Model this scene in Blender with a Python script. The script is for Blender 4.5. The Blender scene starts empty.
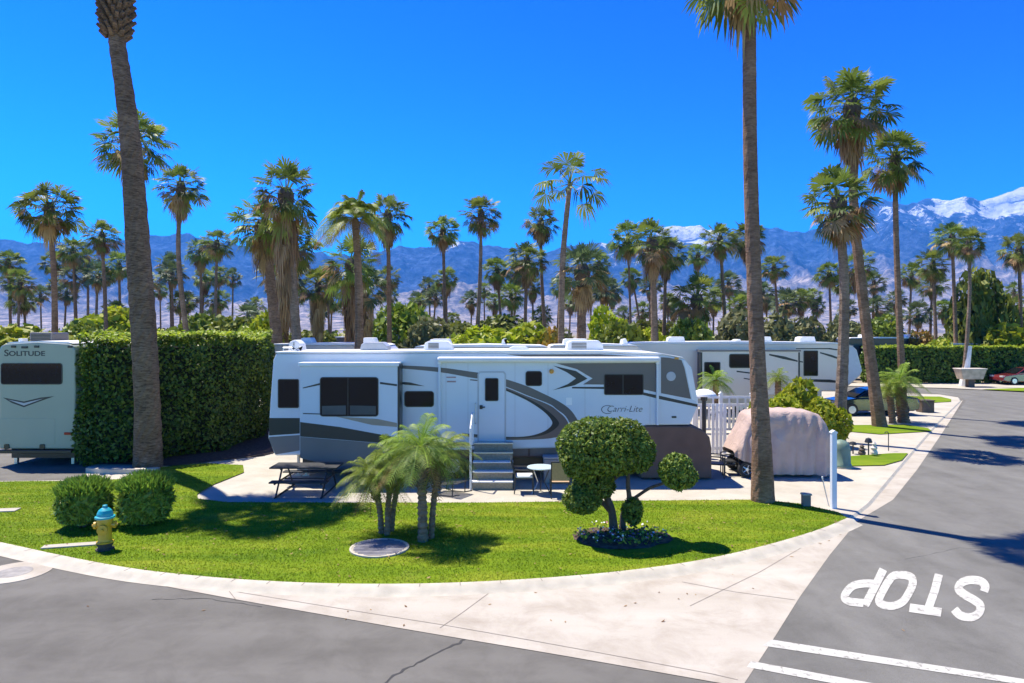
import bpy, bmesh, math, random
import numpy as np
from mathutils import Vector

R_ = math.radians
SC = bpy.context.scene
COL = SC.collection
F, HC, HY = 682.667, 4.5, 332.0        # focal length in pixels, camera height, horizon row


def G(px, py, z=0.0):
    """ground point seen at a pixel of the photograph"""
    y = F * (HC - z) / (py - HY)
    return ((px - 512) / F * y, y)


def W(px, py, Y):
    """(x, z) on the upright plane at distance Y"""
    return ((px - 512) / F * Y, HC - (py - HY) / F * Y)


# ------------------------------------------------------------------ materials
def nt(name):
    m = bpy.data.materials.new(name)
    m.use_nodes = True
    t = m.node_tree
    b = t.nodes['Principled BSDF']
    return m, t, b


def M(name, col, rough=.6, noise=.12, ns=6., bump=0., bs=60., metal=0., coat=0., coord='Object', spec=.5, fine=0.):
    m, t, b = nt(name)
    N, L = t.nodes, t.links
    tc = N.new('ShaderNodeTexCoord')
    n = N.new('ShaderNodeTexNoise'); n.inputs['Scale'].default_value = ns; n.inputs['Detail'].default_value = 6
    L.new(tc.outputs[coord], n.inputs['Vector'])
    r = N.new('ShaderNodeMapRange'); r.inputs[1].default_value = .3; r.inputs[2].default_value = .7
    r.inputs[3].default_value = 1 - noise; r.inputs[4].default_value = 1 + noise
    L.new(n.outputs['Fac'], r.inputs[0])
    v = N.new('ShaderNodeVectorMath'); v.operation = 'SCALE'; v.inputs[0].default_value = col[:3]
    L.new(r.outputs[0], v.inputs['Scale']); L.new(v.outputs[0], b.inputs['Base Color'])
    b.inputs['Roughness'].default_value = rough; b.inputs['Metallic'].default_value = metal
    b.inputs['Coat Weight'].default_value = coat; b.inputs['Coat Roughness'].default_value = .08
    b.inputs['Specular IOR Level'].default_value = spec
    if bump:
        n2 = N.new('ShaderNodeTexNoise'); n2.inputs['Scale'].default_value = bs; n2.inputs['Detail'].default_value = 4
        L.new(tc.outputs[coord], n2.inputs['Vector'])
        bp = N.new('ShaderNodeBump'); bp.inputs['Strength'].default_value = bump; bp.inputs['Distance'].default_value = .02
        L.new(n2.outputs['Fac'], bp.inputs['Height']); L.new(bp.outputs[0], b.inputs['Normal'])
    return m


def leafmat(name, cols, trans=.35, rough=.5):
    """leaf colour varies from leaf to leaf; thin enough to let sunlight through"""
    m, t, b = nt(name)
    N, L = t.nodes, t.links
    g = N.new('ShaderNodeNewGeometry'); oi = N.new('ShaderNodeObjectInfo')
    r = N.new('ShaderNodeValToRGB')
    els = r.color_ramp.elements
    while len(els) < len(cols):
        els.new(.5)
    for i, c in enumerate(cols):
        els[i].position = i / (len(cols) - 1); els[i].color = (*c, 1)
    L.new(g.outputs['Random Per Island'], r.inputs[0])
    hs = N.new('ShaderNodeHueSaturation')
    mr = N.new('ShaderNodeMapRange'); mr.inputs[3].default_value = .8; mr.inputs[4].default_value = 1.2
    L.new(oi.outputs['Random'], mr.inputs[0]); L.new(mr.outputs[0], hs.inputs['Value'])
    mh = N.new('ShaderNodeMapRange'); mh.inputs[3].default_value = .485; mh.inputs[4].default_value = .51
    L.new(oi.outputs['Random'], mh.inputs[0]); L.new(mh.outputs[0], hs.inputs['Hue'])
    L.new(r.outputs[0], hs.inputs['Color'])
    L.new(hs.outputs[0], b.inputs['Base Color']); b.inputs['Roughness'].default_value = rough
    b.inputs['Specular IOR Level'].default_value = .3
    tr = N.new('ShaderNodeBsdfTranslucent'); L.new(hs.outputs[0], tr.inputs['Color'])
    mx = N.new('ShaderNodeMixShader'); mx.inputs[0].default_value = trans
    L.new(b.outputs[0], mx.inputs[1]); L.new(tr.outputs[0], mx.inputs[2])
    L.new(mx.outputs[0], N['Material Output'].inputs['Surface'])
    return m


def ramp(N, stops):
    r = N.new('ShaderNodeValToRGB'); e = r.color_ramp.elements
    while len(e) < len(stops):
        e.new(.5)
    for i, (p, c) in enumerate(stops):
        e[i].position = p; e[i].color = (*c, 1)
    return r


def noise(N, L, vec, scale, detail=5, dist=0., rough=.55):
    n = N.new('ShaderNodeTexNoise'); n.inputs['Scale'].default_value = scale
    n.inputs['Detail'].default_value = detail; n.inputs['Distortion'].default_value = dist
    n.inputs['Roughness'].default_value = rough
    L.new(vec, n.inputs['Vector'])
    return n.outputs['Fac']


def mix(N, L, a, b, fac, mode='MIX'):
    x = N.new('ShaderNodeMix'); x.data_type = 'RGBA'; x.blend_type = mode
    for s, i in ((fac, 0), (a, 6), (b, 7)):
        if hasattr(s, 'links') or hasattr(s, 'is_linked'):
            L.new(s, x.inputs[i])
        elif i == 0:
            x.inputs[0].default_value = s
        else:
            x.inputs[i].default_value = (*s, 1)
    return x.outputs[2]


def ground_mat(name, stops, scale, stops2, scale2, fac2, bump, bs, rough=.85, stretch=(1, 1, 1), rot=0., fine=None):
    m, t, b = nt(name); N, L = t.nodes, t.links
    tc = N.new('ShaderNodeTexCoord')
    mp = N.new('ShaderNodeMapping'); mp.inputs['Scale'].default_value = stretch; mp.inputs['Rotation'].default_value = (0, 0, rot)
    L.new(tc.outputs['Object'], mp.inputs[0])
    r1 = ramp(N, stops); L.new(noise(N, L, mp.outputs[0], scale, 7), r1.inputs[0])
    r2 = ramp(N, stops2); L.new(noise(N, L, tc.outputs['Object'], scale2, 8, .4, .7), r2.inputs[0])
    c = mix(N, L, r1.outputs[0], r2.outputs[0], fac2, 'MULTIPLY')
    if fine:
        r3 = ramp(N, [(.3, (1 - fine,) * 3), (.7, (1 + fine,) * 3)])
        L.new(noise(N, L, tc.outputs['Object'], bs, 3, 0, .8), r3.inputs[0])
        c = mix(N, L, c, r3.outputs[0], 1., 'MULTIPLY')
    L.new(c, b.inputs['Base Color']); b.inputs['Roughness'].default_value = rough
    b.inputs['Specular IOR Level'].default_value = .25
    bp = N.new('ShaderNodeBump'); bp.inputs['Strength'].default_value = bump; bp.inputs['Distance'].default_value = .02
    L.new(noise(N, L, tc.outputs['Object'], bs, 4), bp.inputs['Height']); L.new(bp.outputs[0], b.inputs['Normal'])
    return m


# ------------------------------------------------------------------ mesh building
class MB:
    def __init__(s):
        s.v, s.f, s.m, s.mats = [], [], [], []

    def slot(s, mat):
        if mat not in s.mats:
            s.mats.append(mat)
        return s.mats.index(mat)

    def add(s, vs, fs, mat):
        o = len(s.v); k = s.slot(mat)
        s.v.extend([tuple(map(float, p)) for p in vs])
        for f in fs:
            s.f.append(tuple(int(i) + o for i in f)); s.m.append(k)

    def box(s, x0, x1, y0, y1, z0, z1, mat):
        v = [(x, y, z) for x in (x0, x1) for y in (y0, y1) for z in (z0, z1)]
        s.add(v, [(0, 1, 3, 2), (4, 6, 7, 5), (0, 4, 5, 1), (2, 3, 7, 6), (0, 2, 6, 4), (1, 5, 7, 3)], mat)

    def prism(s, pts, y0, y1, mat):
        """outline in x,z pushed from y0 (front) to y1"""
        n = len(pts)
        v = [(x, y0, z) for x, z in pts] + [(x, y1, z) for x, z in pts]
        f = [tuple(range(n)), tuple(range(2 * n - 1, n - 1, -1))]
        f += [(i, i + n, (i + 1) % n + n, (i + 1) % n) for i in range(n)]
        s.add(v, f, mat)

    def slab(s, pts, z0, z1, mat):
        n = len(pts)
        v = [(x, y, z1) for x, y in pts] + [(x, y, z0) for x, y in pts]
        f = [tuple(range(n)), tuple(range(2 * n - 1, n - 1, -1))]
        f += [(i, i + n, (i + 1) % n + n, (i + 1) % n) for i in range(n)]
        s.add(v, f, mat)

    def tube(s, path, rad, mat, n=8, cap=True):
        path = [Vector(p) for p in path]
        if not hasattr(rad, '__len__'):
            rad = [rad] * len(path)
        vs, fs = [], []
        for i, p in enumerate(path):
            a = path[max(i - 1, 0)]; b = path[min(i + 1, len(path) - 1)]
            t = (b - a).normalized()
            u = t.cross(Vector((0, 1, 0)) if abs(t.y) < .9 else Vector((1, 0, 0))).normalized(); w = t.cross(u)
            for k in range(n):
                q = 2 * math.pi * k / n
                vs.append(p + (u * math.cos(q) + w * math.sin(q)) * rad[i])
        for i in range(len(path) - 1):
            for k in range(n):
                fs.append((i * n + k, i * n + (k + 1) % n, (i + 1) * n + (k + 1) % n, (i + 1) * n + k))
        if cap:
            fs.append(tuple(range(n - 1, -1, -1))); fs.append(tuple(range((len(path) - 1) * n, len(path) * n)))
        s.add(vs, fs, mat)

    def lathe(s, prof, mat, c=(0, 0, 0), n=20, axis='z'):
        vs, fs = [], []
        for r, z in prof:
            for k in range(n):
                q = 2 * math.pi * k / n
                a, b = r * math.cos(q), r * math.sin(q)
                p = {'z': (a, b, z), 'y': (a, z, b), 'x': (z, a, b)}[axis]
                vs.append((p[0] + c[0], p[1] + c[1], p[2] + c[2]))
        for i in range(len(prof) - 1):
            for k in range(n):
                fs.append((i * n + k, i * n + (k + 1) % n, (i + 1) * n + (k + 1) % n, (i + 1) * n + k))
        fs.append(tuple(range(n - 1, -1, -1))); fs.append(tuple(range((len(prof) - 1) * n, len(prof) * n)))
        s.add(vs, fs, mat)

    def build(s, name, parent=None, smooth=False, bevel=0., seg=2, loc=None):
        me = bpy.data.meshes.new(name)
        me.from_pydata(s.v, [], s.f)
        for m in s.mats:
            me.materials.append(m)
        me.polygons.foreach_set('material_index', s.m)
        if smooth:
            me.polygons.foreach_set('use_smooth', [True] * len(me.polygons))
        me.update()
        bm = bmesh.new(); bm.from_mesh(me); bmesh.ops.recalc_face_normals(bm, faces=bm.faces); bm.to_mesh(me); bm.free()
        o = bpy.data.objects.new(name, me); COL.objects.link(o)
        if parent:
            o.parent = parent
        if loc:
            o.location = loc
        if bevel:
            md = o.modifiers.new('bevel', 'BEVEL'); md.width = bevel; md.segments = seg; md.limit_method = 'ANGLE'; md.angle_limit = R_(40)
        return o


def raw(name, V, Fs, mats, midx=None, parent=None, loc=None, smooth=False):
    """fast mesh from numpy arrays (all faces the same size)"""
    me = rawmesh(name, V, Fs, mats, midx, smooth)
    o = bpy.data.objects.new(name, me); COL.objects.link(o)
    if parent:
        o.parent = parent
    if loc is not None:
        o.location = loc
    return o


def rawmesh(name, V, Fs, mats, midx=None, smooth=False):
    V = np.asarray(V, np.float32); Fs = np.asarray(Fs, np.int32)
    me = bpy.data.meshes.new(name)
    k = Fs.shape[1]
    me.vertices.add(len(V)); me.vertices.foreach_set('co', V.ravel())
    me.loops.add(Fs.size); me.loops.foreach_set('vertex_index', Fs.ravel())
    me.polygons.add(len(Fs)); me.polygons.foreach_set('loop_start', np.arange(0, Fs.size, k, dtype=np.int32))
    for m in mats:
        me.materials.append(m)
    if midx is not None:
        me.polygons.foreach_set('material_index', np.asarray(midx, np.int32))
    if smooth:
        me.polygons.foreach_set('use_smooth', np.ones(len(Fs), bool))
    me.update(calc_edges=True)
    me.validate()
    return me


def tag(o, label=None, cat=None, group=None, kind=None):
    if label: o['label'] = label
    if cat: o['category'] = cat
    if group: o['group'] = group
    if kind: o['kind'] = kind
    return o


def thing(name, label, cat, loc=(0, 0, 0), group=None, rz=0):
    o = bpy.data.objects.new(name, None); COL.objects.link(o)
    o.empty_display_size = .2
    o.location = loc; o.rotation_euler = (0, 0, rz)
    return tag(o, label, cat, group)


def kids(o):
    return [c for c in bpy.data.objects if c.parent == o]


def dup(o, parent=None):
    c = o.copy(); COL.objects.link(c); c.parent = parent
    for k in kids(o):
        dup(k, c)
    return c


def smooth_line(pts, n=6):
    out = []
    P = [np.array(p, float) for p in pts]
    for i in range(len(P) - 1):
        a, b, c, d = P[max(i - 1, 0)], P[i], P[i + 1], P[min(i + 2, len(P) - 1)]
        for k in range(n):
            t = k / n
            out.append(tuple(.5 * ((2 * b) + (c - a) * t + (2 * a - 5 * b + 4 * c - d) * t * t + (3 * b - a - 3 * c + d) * t ** 3)))
    out.append(tuple(P[-1]))
    return out


def rrect(x0, x1, z0, z1, r, n=4):
    pts = []
    for cx, cz, a in ((x1 - r, z1 - r, 0), (x0 + r, z1 - r, 90), (x0 + r, z0 + r, 180), (x1 - r, z0 + r, 270)):
        for k in range(n + 1):
            q = R_(a + 90 * k / n); pts.append((cx + r * math.cos(q), cz + r * math.sin(q)))
    return pts


def structure(o):
    o['kind'] = 'structure'; return o


# ------------------------------------------------------------------ palette
concrete = ground_mat('concrete', [(.3, (.41, .37, .30)), (.7, (.50, .46, .385))], .6, [(.25, (.80, .78, .76)), (.6, (1, 1, 1))], 2.2, .8, .25, 90, .85, fine=.07)
apron_c = ground_mat('gutter_concrete', [(.3, (.38, .335, .275)), (.7, (.48, .435, .37))], .5, [(.28, (.70, .66, .62)), (.55, (1, 1, 1))], 1.1, .8, .25, 90, .85, stretch=(.5, 2.2, 1), rot=R_(20), fine=.08)
asphalt = ground_mat('asphalt', [(.3, (.128, .119, .103)), (.7, (.178, .167, .147))], .35, [(.32, (.70, .69, .68)), (.58, (1, 1, 1))], 1.3, .75, .6, 130, .9, stretch=(.3, 2.2, 1), rot=R_(21), fine=.28)
asphalt2 = ground_mat('side_asphalt', [(.3, (.145, .139, .124)), (.7, (.200, .192, .172))], .45, [(.32, (.72, .71, .70)), (.58, (1, 1, 1))], 1.1, .75, .6, 130, .9, stretch=(2.2, .3, 1), rot=R_(36), fine=.28)
kerb_c = M('kerb_concrete', (.47, .42, .335), .85, .15, 3, .2, 60)
desert = ground_mat('desert', [(.3, (.26, .21, .155)), (.7, (.36, .30, .23))], .02, [(.3, (.6, .62, .5)), (.65, (1, 1, 1))], .05, .8, .3, 8)
mulch = ground_mat('mulch', [(.3, (.05, .03, .022)), (.7, (.16, .11, .08))], 9, [(.3, (.5, .5, .5)), (.6, (1, 1, 1))], 25, .8, .9, 40)
white_paint = ground_mat('road_paint', [(.3, (.42, .405, .36)), (.7, (.54, .52, .47))], 3, [(.38, (.45, .44, .42)), (.47, (1, 1, 1))], 9, .8, .3, 120, .8, fine=.1)
crack_m = M('crack_fill', (.045, .043, .042), .9)
joint_m = M('joint_dirt', (.20, .17, .145), .9, .3, 8)
gel = M('white_gelcoat', (.60, .65, .70), .22, .03, 1.2, coat=.4)
gel_roof = M('white_roof_skin', (.78, .77, .75), .5, .07, 1.5)
gel_cap = M('pale_green_gelcoat', (.335, .36, .275), .3, .04, .8, coat=.3)
cream = M('cream_gelcoat', (.70, .62, .52), .35, .04, 1., coat=.2)
taupe = M('taupe_paint', (.115, .098, .092), .35, .06, 1., coat=.3)
greyp = M('grey_paint', (.16, .145, .14), .4, .08, 1., coat=.2)
blackp = M('black_paint', (.018, .018, .02), .35, .1, 1., coat=.2)
silver = M('silver_stripe', (.45, .45, .46), .35, .05)
tan_s = M('tan_stripe', (.36, .28, .20), .45, .08)
glass = M('tinted_glass', (.008, .009, .010), .06, .1, 2, spec=.3)
rubber = M('rubber', (.02, .02, .021), .8, .15, 20)
alu = M('aluminium', (.62, .62, .63), .35, .05, metal=.9)
steel_d = M('dark_steel', (.03, .03, .032), .45, .15, 12)
canvas_b = M('brown_skirt_cloth', (.155, .085, .06), .8, .12, 3, .3, 30)
canvas_t = M('dusty_pink_cover', (.46, .335, .285), .8, .1, 1.6, 1., 3.2)
for n_ in canvas_t.node_tree.nodes:
    if n_.bl_idname == 'ShaderNodeBump': n_.inputs['Distance'].default_value = .035
    if n_.bl_idname == 'ShaderNodeTexNoise' and abs(n_.inputs['Scale'].default_value - 3.2) < .01: n_.inputs['Distortion'].default_value = 1.2
vinyl = M('white_vinyl', (.80, .79, .77), .4, .04)
tanmesh = M('tan_sling', (.42, .28, .16), .75, .12, 30)
step_m = M('step_carpet', (.30, .25, .18), .85, .2, 20, .3, 80)
cush = M('white_cushion', (.75, .74, .72), .8, .05)
yel = M('yellow_enamel', (.62, .36, .022), .4, .12, 8, coat=.2)
teal = M('teal_enamel', (.02, .36, .40), .4, .1, 8, coat=.2)
rust = M('dirty_iron', (.07, .05, .04), .8, .3, 20)
green_box = M('utility_green', (.16, .23, .17), .55, .1)
brown_box = M('brown_utility', (.10, .07, .05), .7, .2, 6)
def barkmat(name, c0, c1, zs, bump=1.):
    m, t, b = nt(name); N, L = t.nodes, t.links
    tc = N.new('ShaderNodeTexCoord'); mp = N.new('ShaderNodeMapping'); mp.inputs['Scale'].default_value = (1.6, 1.6, zs)
    L.new(tc.outputs['Object'], mp.inputs[0])
    f = noise(N, L, mp.outputs[0], 3., 6, .8, .7)
    r = ramp(N, [(.34, c0), (.62, c1)]); L.new(f, r.inputs[0])
    r2 = ramp(N, [(.3, (.7, .68, .66)), (.7, (1.2, 1.2, 1.2))]); L.new(noise(N, L, tc.outputs['Object'], 1.4, 4), r2.inputs[0])
    L.new(mix(N, L, r.outputs[0], r2.outputs[0], 1., 'MULTIPLY'), b.inputs['Base Color'])
    b.inputs['Roughness'].default_value = .95; b.inputs['Specular IOR Level'].default_value = .1
    bp = N.new('ShaderNodeBump'); bp.inputs['Strength'].default_value = bump; bp.inputs['Distance'].default_value = .03
    L.new(f, bp.inputs['Height']); L.new(bp.outputs[0], b.inputs['Normal'])
    return m


bark = barkmat('palm_bark', (.13, .075, .042), (.29, .19, .12), 5)
bark_g = barkmat('grey_palm_bark', (.14, .095, .062), (.31, .225, .155), 5)
bark_d = M('bush_bark', (.085, .065, .05), .9, .3, 14, .8, 40)
car_dark = M('dark_teal_carpaint', (.006, .014, .016), .2, .05, 1, coat=1)
car_red = M('red_carpaint', (.15, .022, .024), .25, .05, 1, coat=1)
red_lens = M('red_lens', (.35, .012, .012), .25)
orange_lens = M('amber_lens', (.7, .3, .04), .3)
fan_live = leafmat('fan_palm_leaf', [(0.060, 0.101, 0.016), (0.112, 0.167, 0.027), (0.172, 0.234, 0.037), (0.307, 0.335, 0.059)], .4)
fan_blue = leafmat('grey_green_palm_leaf', [(0.065, 0.100, 0.044), (0.100, 0.146, 0.062), (0.163, 0.212, 0.081)], .3)
fan_dead = leafmat('dead_palm_leaf', [(0.169, 0.101, 0.045), (0.288, 0.179, 0.077), (0.439, 0.292, 0.133), (0.151, 0.082, 0.037)], .2, .8)
feather = leafmat('feather_palm_leaf', [(0.110, 0.188, 0.019), (0.208, 0.290, 0.030), (0.341, 0.416, 0.054)], .35)
feather_dead = leafmat('brown_feather_leaf', [(.16, .09, .025), (.26, .16, .05)], .25, .8)
hedge_l = leafmat('hedge_leaf', [(0.039, 0.086, 0.012), (0.076, 0.151, 0.018), (0.140, 0.237, 0.027), (0.216, 0.302, 0.038)], .35, .4)
topi_l = leafmat('clipped_bush_leaf', [(0.078, 0.124, 0.018), (0.146, 0.198, 0.024), (0.234, 0.281, 0.038)], .3)
olea_l = leafmat('oleander_leaf', [(0.122, 0.189, 0.025), (0.224, 0.315, 0.036), (0.363, 0.441, 0.064)], .3, .4)
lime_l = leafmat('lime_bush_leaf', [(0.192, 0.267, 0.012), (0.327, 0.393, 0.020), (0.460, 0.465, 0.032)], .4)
bush_g = leafmat('green_bush_leaf', [(0.095, 0.143, 0.016), (0.176, 0.246, 0.024), (0.285, 0.336, 0.035)], .3)
bush_d = leafmat('dark_tree_leaf', [(0.074, 0.098, 0.014), (0.138, 0.161, 0.021), (0.223, 0.230, 0.028)], .3)
bush_s = leafmat('sage_bush_leaf', [(0.135, 0.142, 0.052), (0.215, 0.220, 0.083)], .3)
bush_o = leafmat('orange_bush_leaf', [(.30, .14, .012), (.36, .22, .02), (.12, .12, .02)], .3)
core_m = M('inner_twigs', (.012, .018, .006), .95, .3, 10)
grass_l = leafmat('grass_blade', [(0.115, 0.185, 0.010), (0.170, 0.245, 0.013), (0.25, 0.30, 0.021)], .35, .6)
HAZE_D = 1.05e-4
SKY_S, SKY_SAT, SKY_HUE, SUN_E, EXPO = .15, 1.75, .474, 5.0, 1.0
SKY_G = 2.6
# ------------------------------------------------------------------ plant generators
def fan_crown_mesh(name, seed, n_live, el_lo, seg, live_mats, droop=.3, sparse=0., blade=.46):
    """living fan leaves around the origin, radius about 1"""
    rg = np.random.default_rng(seed)
    V, Fc, mi = [], [], []
    for i in range(n_live):
        az = i * 2.39996 + rg.normal(0, .25)
        u = (i + .5) / n_live
        el = R_(86 - (86 - el_lo) * u ** .85) + rg.normal(0, .15)
        leaf(V, Fc, mi, rg, az, el, .60 * rg.uniform(.75, 1.25), blade * rg.uniform(.8, 1.15), seg, droop * rg.uniform(.5, 1.4) * (.45 + .9 * u), int(rg.random() < .30 * (u > .6) and len(live_mats) > 1))
    return rawmesh(name, V, Fc, live_mats, mi)


def leaf(V, Fc, mi, rg, az, el, lp, lb, seg, droop, m, hang=0.):
    ca, sa = math.cos(az), math.sin(az)
    d = np.array([math.cos(el) * ca, math.cos(el) * sa, math.sin(el)])
    s = np.array([-sa, ca, 0.])
    roll = rg.normal(0, .35)
    up = np.cross(s, d) * -1
    s = s * math.cos(roll) + up * math.sin(roll)
    o = len(V)
    e = d * lp + np.array([0, 0, -.10 * lp - hang * lp])
    w = .022
    # petiole
    V.extend([s * w, -s * w, d * lp * .5 - s * w * .7 + [0, 0, .01], d * lp * .5 + s * w * .7 + [0, 0, .01], e, e])
    Fc.append((o, o + 1, o + 2)); Fc.append((o, o + 2, o + 3)); Fc.append((o + 3, o + 2, o + 4)); mi += [m] * 3
    f = e - d * lp * .5; f = f / np.linalg.norm(f)
    f = f + np.array([0, 0, -.25 * droop]); f /= np.linalg.norm(f)
    hub = o + 4
    for k in range(seg):
        a = R_(-112 + 224 * (k + .5) / seg) + rg.normal(0, .03)
        dr = f * math.cos(a) + s * math.sin(a)
        L = lb * (1 - .22 * abs(a) / 2) * rg.uniform(.88, 1.1)
        hw = L * .56 * math.tan(R_(112 / seg)) * .82
        pr = f * -math.sin(a) + s * math.cos(a)
        mid = e + dr * L * .56 + np.array([0, 0, -droop * L * .18])
        q = V.__len__()
        tw = rg.normal(0, .3) * hw
        tip = e + dr * L * .86 + np.array([0, 0, -droop * L * rg.uniform(.55, 1.25)])
        V.extend([mid + pr * hw + [0, 0, tw], mid - pr * hw - [0, 0, tw], tip])
        Fc.append((hub, q + 1, q)); Fc.append((q, q + 1, q + 2)); mi += [m, m]


def skirt_mesh(name, seed, n, length, seg, mats, rad=.62, top=0.):
    """dead fan leaves hanging round the trunk below the crown"""
    rg = np.random.default_rng(seed)
    V, Fc, mi = [], [], []
    for i in range(n):
        u = (i + .5) / n
        az = i * 2.39996 + rg.normal(0, .3)
        el = R_(-28 - 48 * u ** .6) + rg.normal(0, .12)
        v0 = len(V)
        leaf(V, Fc, mi, rg, az, el, rad * rg.uniform(.6, 1.05), .5 * rg.uniform(.7, 1.1), seg, 1.0, 0, .2)
        dz = top - length * u * rg.uniform(.6, 1.)
        for k in range(v0, len(V)):
            p = V[k]; V[k] = np.array([p[0] * .66, p[1] * .66, p[2] + dz])
    return rawmesh(name, V, Fc, mats, mi)


def feather_crown_mesh(name, seed, n, el_lo, nl, mats, L=1., ll=.26, droop=.75, lw=.016, fold=.5, el_hi=84, rw=.016):
    """arching feather fronds with two rows of leaflets"""
    rg = np.random.default_rng(seed)
    V, Fc, mi = [], [], []
    for i in range(n):
        az = i * 2.39996 + rg.normal(0, .2); u = (i + .5) / n
        el = R_(el_hi - (el_hi - el_lo) * u ** .8) + rg.normal(0, .09)
        Lf = L * rg.uniform(.82, 1.1); dd = droop * rg.uniform(.75, 1.25)
        ca, sa = math.cos(az), math.sin(az)
        s = np.array([-sa, ca, 0.])
        m = 1 if (len(mats) > 1 and u > .86) else 0
        P = lambda t: np.array([math.cos(el) * ca, math.cos(el) * sa, math.sin(el)]) * Lf * t * (1 - .12 * t) + np.array([0, 0, -dd * Lf * t * t * (.35 + .65 * math.cos(el))])
        prev = None
        pts = [P(t) for t in np.linspace(0, 1, 9)]
        o = len(V)
        for k, p in enumerate(pts):
            w = rw * (1 - .8 * k / 8)
            V.extend([p + s * w, p - s * w])
        for k in range(8):
            a = o + 2 * k
            Fc.append((a, a + 1, a + 3)); Fc.append((a, a + 3, a + 2)); mi += [m, m]
        for k in range(nl):
            t = .14 + .85 * (k + .5) / nl
            p = P(t); tan = P(t + .02) - P(t - .02); tan /= np.linalg.norm(tan)
            up = np.cross(s, tan); up = up if up[2] > 0 else -up
            l = ll * Lf * math.sin(math.pi * min(1, .18 + .78 * t)) ** .6
            for sd in (-1, 1):
                dr = s * sd * .8 + tan * .55 + up * fold * rg.uniform(.4, 1.); dr /= np.linalg.norm(dr)
                q = len(V)
                b = tan * lw * Lf
                md = p + dr * l * .5
                V.extend([p - b, p + b, md + b * 1.1, md - b * 1.1, p + dr * l + np.array([0, 0, -l * rg.uniform(.25, .6)])])
                # island must stay joined to the leaf: reuse one rachis corner
                Fc.append((q, q + 1, q + 2)); Fc.append((q, q + 2, q + 3)); Fc.append((q + 3, q + 2, q + 4)); mi += [m] * 3
    return rawmesh(name, V, Fc, mats, mi)


def leaf_cards(rg, P, Nn, size, aspect=1.6, jitter=.7, bend=.25):
    """leaf-shaped faces at points P facing roughly along Nn"""
    n = len(P)
    Nn = Nn + rg.normal(0, jitter, (n, 3)); Nn /= np.linalg.norm(Nn, axis=1)[:, None]
    a = np.cross(Nn, rg.normal(0, 1, (n, 3))); a /= np.linalg.norm(a, axis=1)[:, None]
    b = np.cross(Nn, a)
    sz = (size * rg.uniform(.65, 1.3, n))[:, None]
    L = a * sz * aspect * .5; Wd = b * sz * .5
    V = np.stack([P - L, P + Wd - Nn * sz * bend * .2, P + L, P - Wd - Nn * sz * bend * .2], 1).reshape(-1, 3)
    Fc = np.arange(4 * n).reshape(-1, 4)
    return V, Fc


def blob_points(rg, n, radii, lumps=7, depth=.35, amp=.22):
    d = rg.normal(0, 1, (n, 3)); d /= np.linalg.norm(d, axis=1)[:, None]
    C = rg.normal(0, 1, (lumps, 3)); C /= np.linalg.norm(C, axis=1)[:, None]
    k = np.max(d @ C.T, axis=1)
    r = 1 - amp + amp * 1.6 * np.clip((k - .55) / .45, 0, 1)
    r = r * (1 - depth * rg.random(n) ** 2.2)
    return d * r[:, None] * np.asarray(radii), d


def blob_mesh(name, seed, n, radii, size, mat, lumps=7, depth=.4, amp=.25, aspect=1.7, jitter=.7, flat_bottom=None, updir=0.):
    rg = np.random.default_rng(seed)
    P, d = blob_points(rg, n, radii, lumps, depth, amp)
    d = d + np.array([0, 0, updir])
    V, Fc = leaf_cards(rg, P, d, size, aspect, jitter)
    if flat_bottom is not None:
        V[:, 2] = np.maximum(V[:, 2], flat_bottom)
    return rawmesh(name, V, Fc, [mat])


def core_blob(mb, c, r, mat, seed=0, n=12):
    """uneven dark inner mass of twigs behind the leaves"""
    rg = random.Random(seed)
    vs, fs = [], []
    for i in range(n + 1):
        th = math.pi * i / n
        for k in range(n):
            q = 2 * math.pi * k / n
            j = 1 + rg.uniform(-.06, .06)
            vs.append((c[0] + r[0] * j * math.sin(th) * math.cos(q), c[1] + r[1] * j * math.sin(th) * math.sin(q), c[2] + r[2] * j * math.cos(th)))
    for i in range(n):
        for k in range(n):
            fs.append((i * n + k, (i + 1) * n + k, (i + 1) * n + (k + 1) % n, i * n + (k + 1) % n))
    mb.add(vs, fs, mat)


def trunk(mb, path, r0, r1, mat, rings=20, flare=.35, ring_amp=.05, n=10, seed=0):
    """tapered palm trunk with ring scars"""
    rg = random.Random(seed)
    pts = smooth_line(path, max(2, rings // (len(path) - 1)))
    P, Rr = [], []
    for i, p in enumerate(pts):
        t = i / (len(pts) - 1)
        r = (r0 + (r1 - r0) * t) * (1 + flare * math.exp(-t * 14))
        j = rg.uniform(-.5, .5) * ring_amp
        P.append(p); Rr.append(r * (1 + ring_amp + j))
        if i < len(pts) - 1:
            q = tuple(a + (b - a) * .55 for a, b in zip(p, pts[i + 1]))
            P.append(q); Rr.append(r * (1 - ring_amp * .6 + j))
    mb.tube(P, Rr, mat, n)


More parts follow.
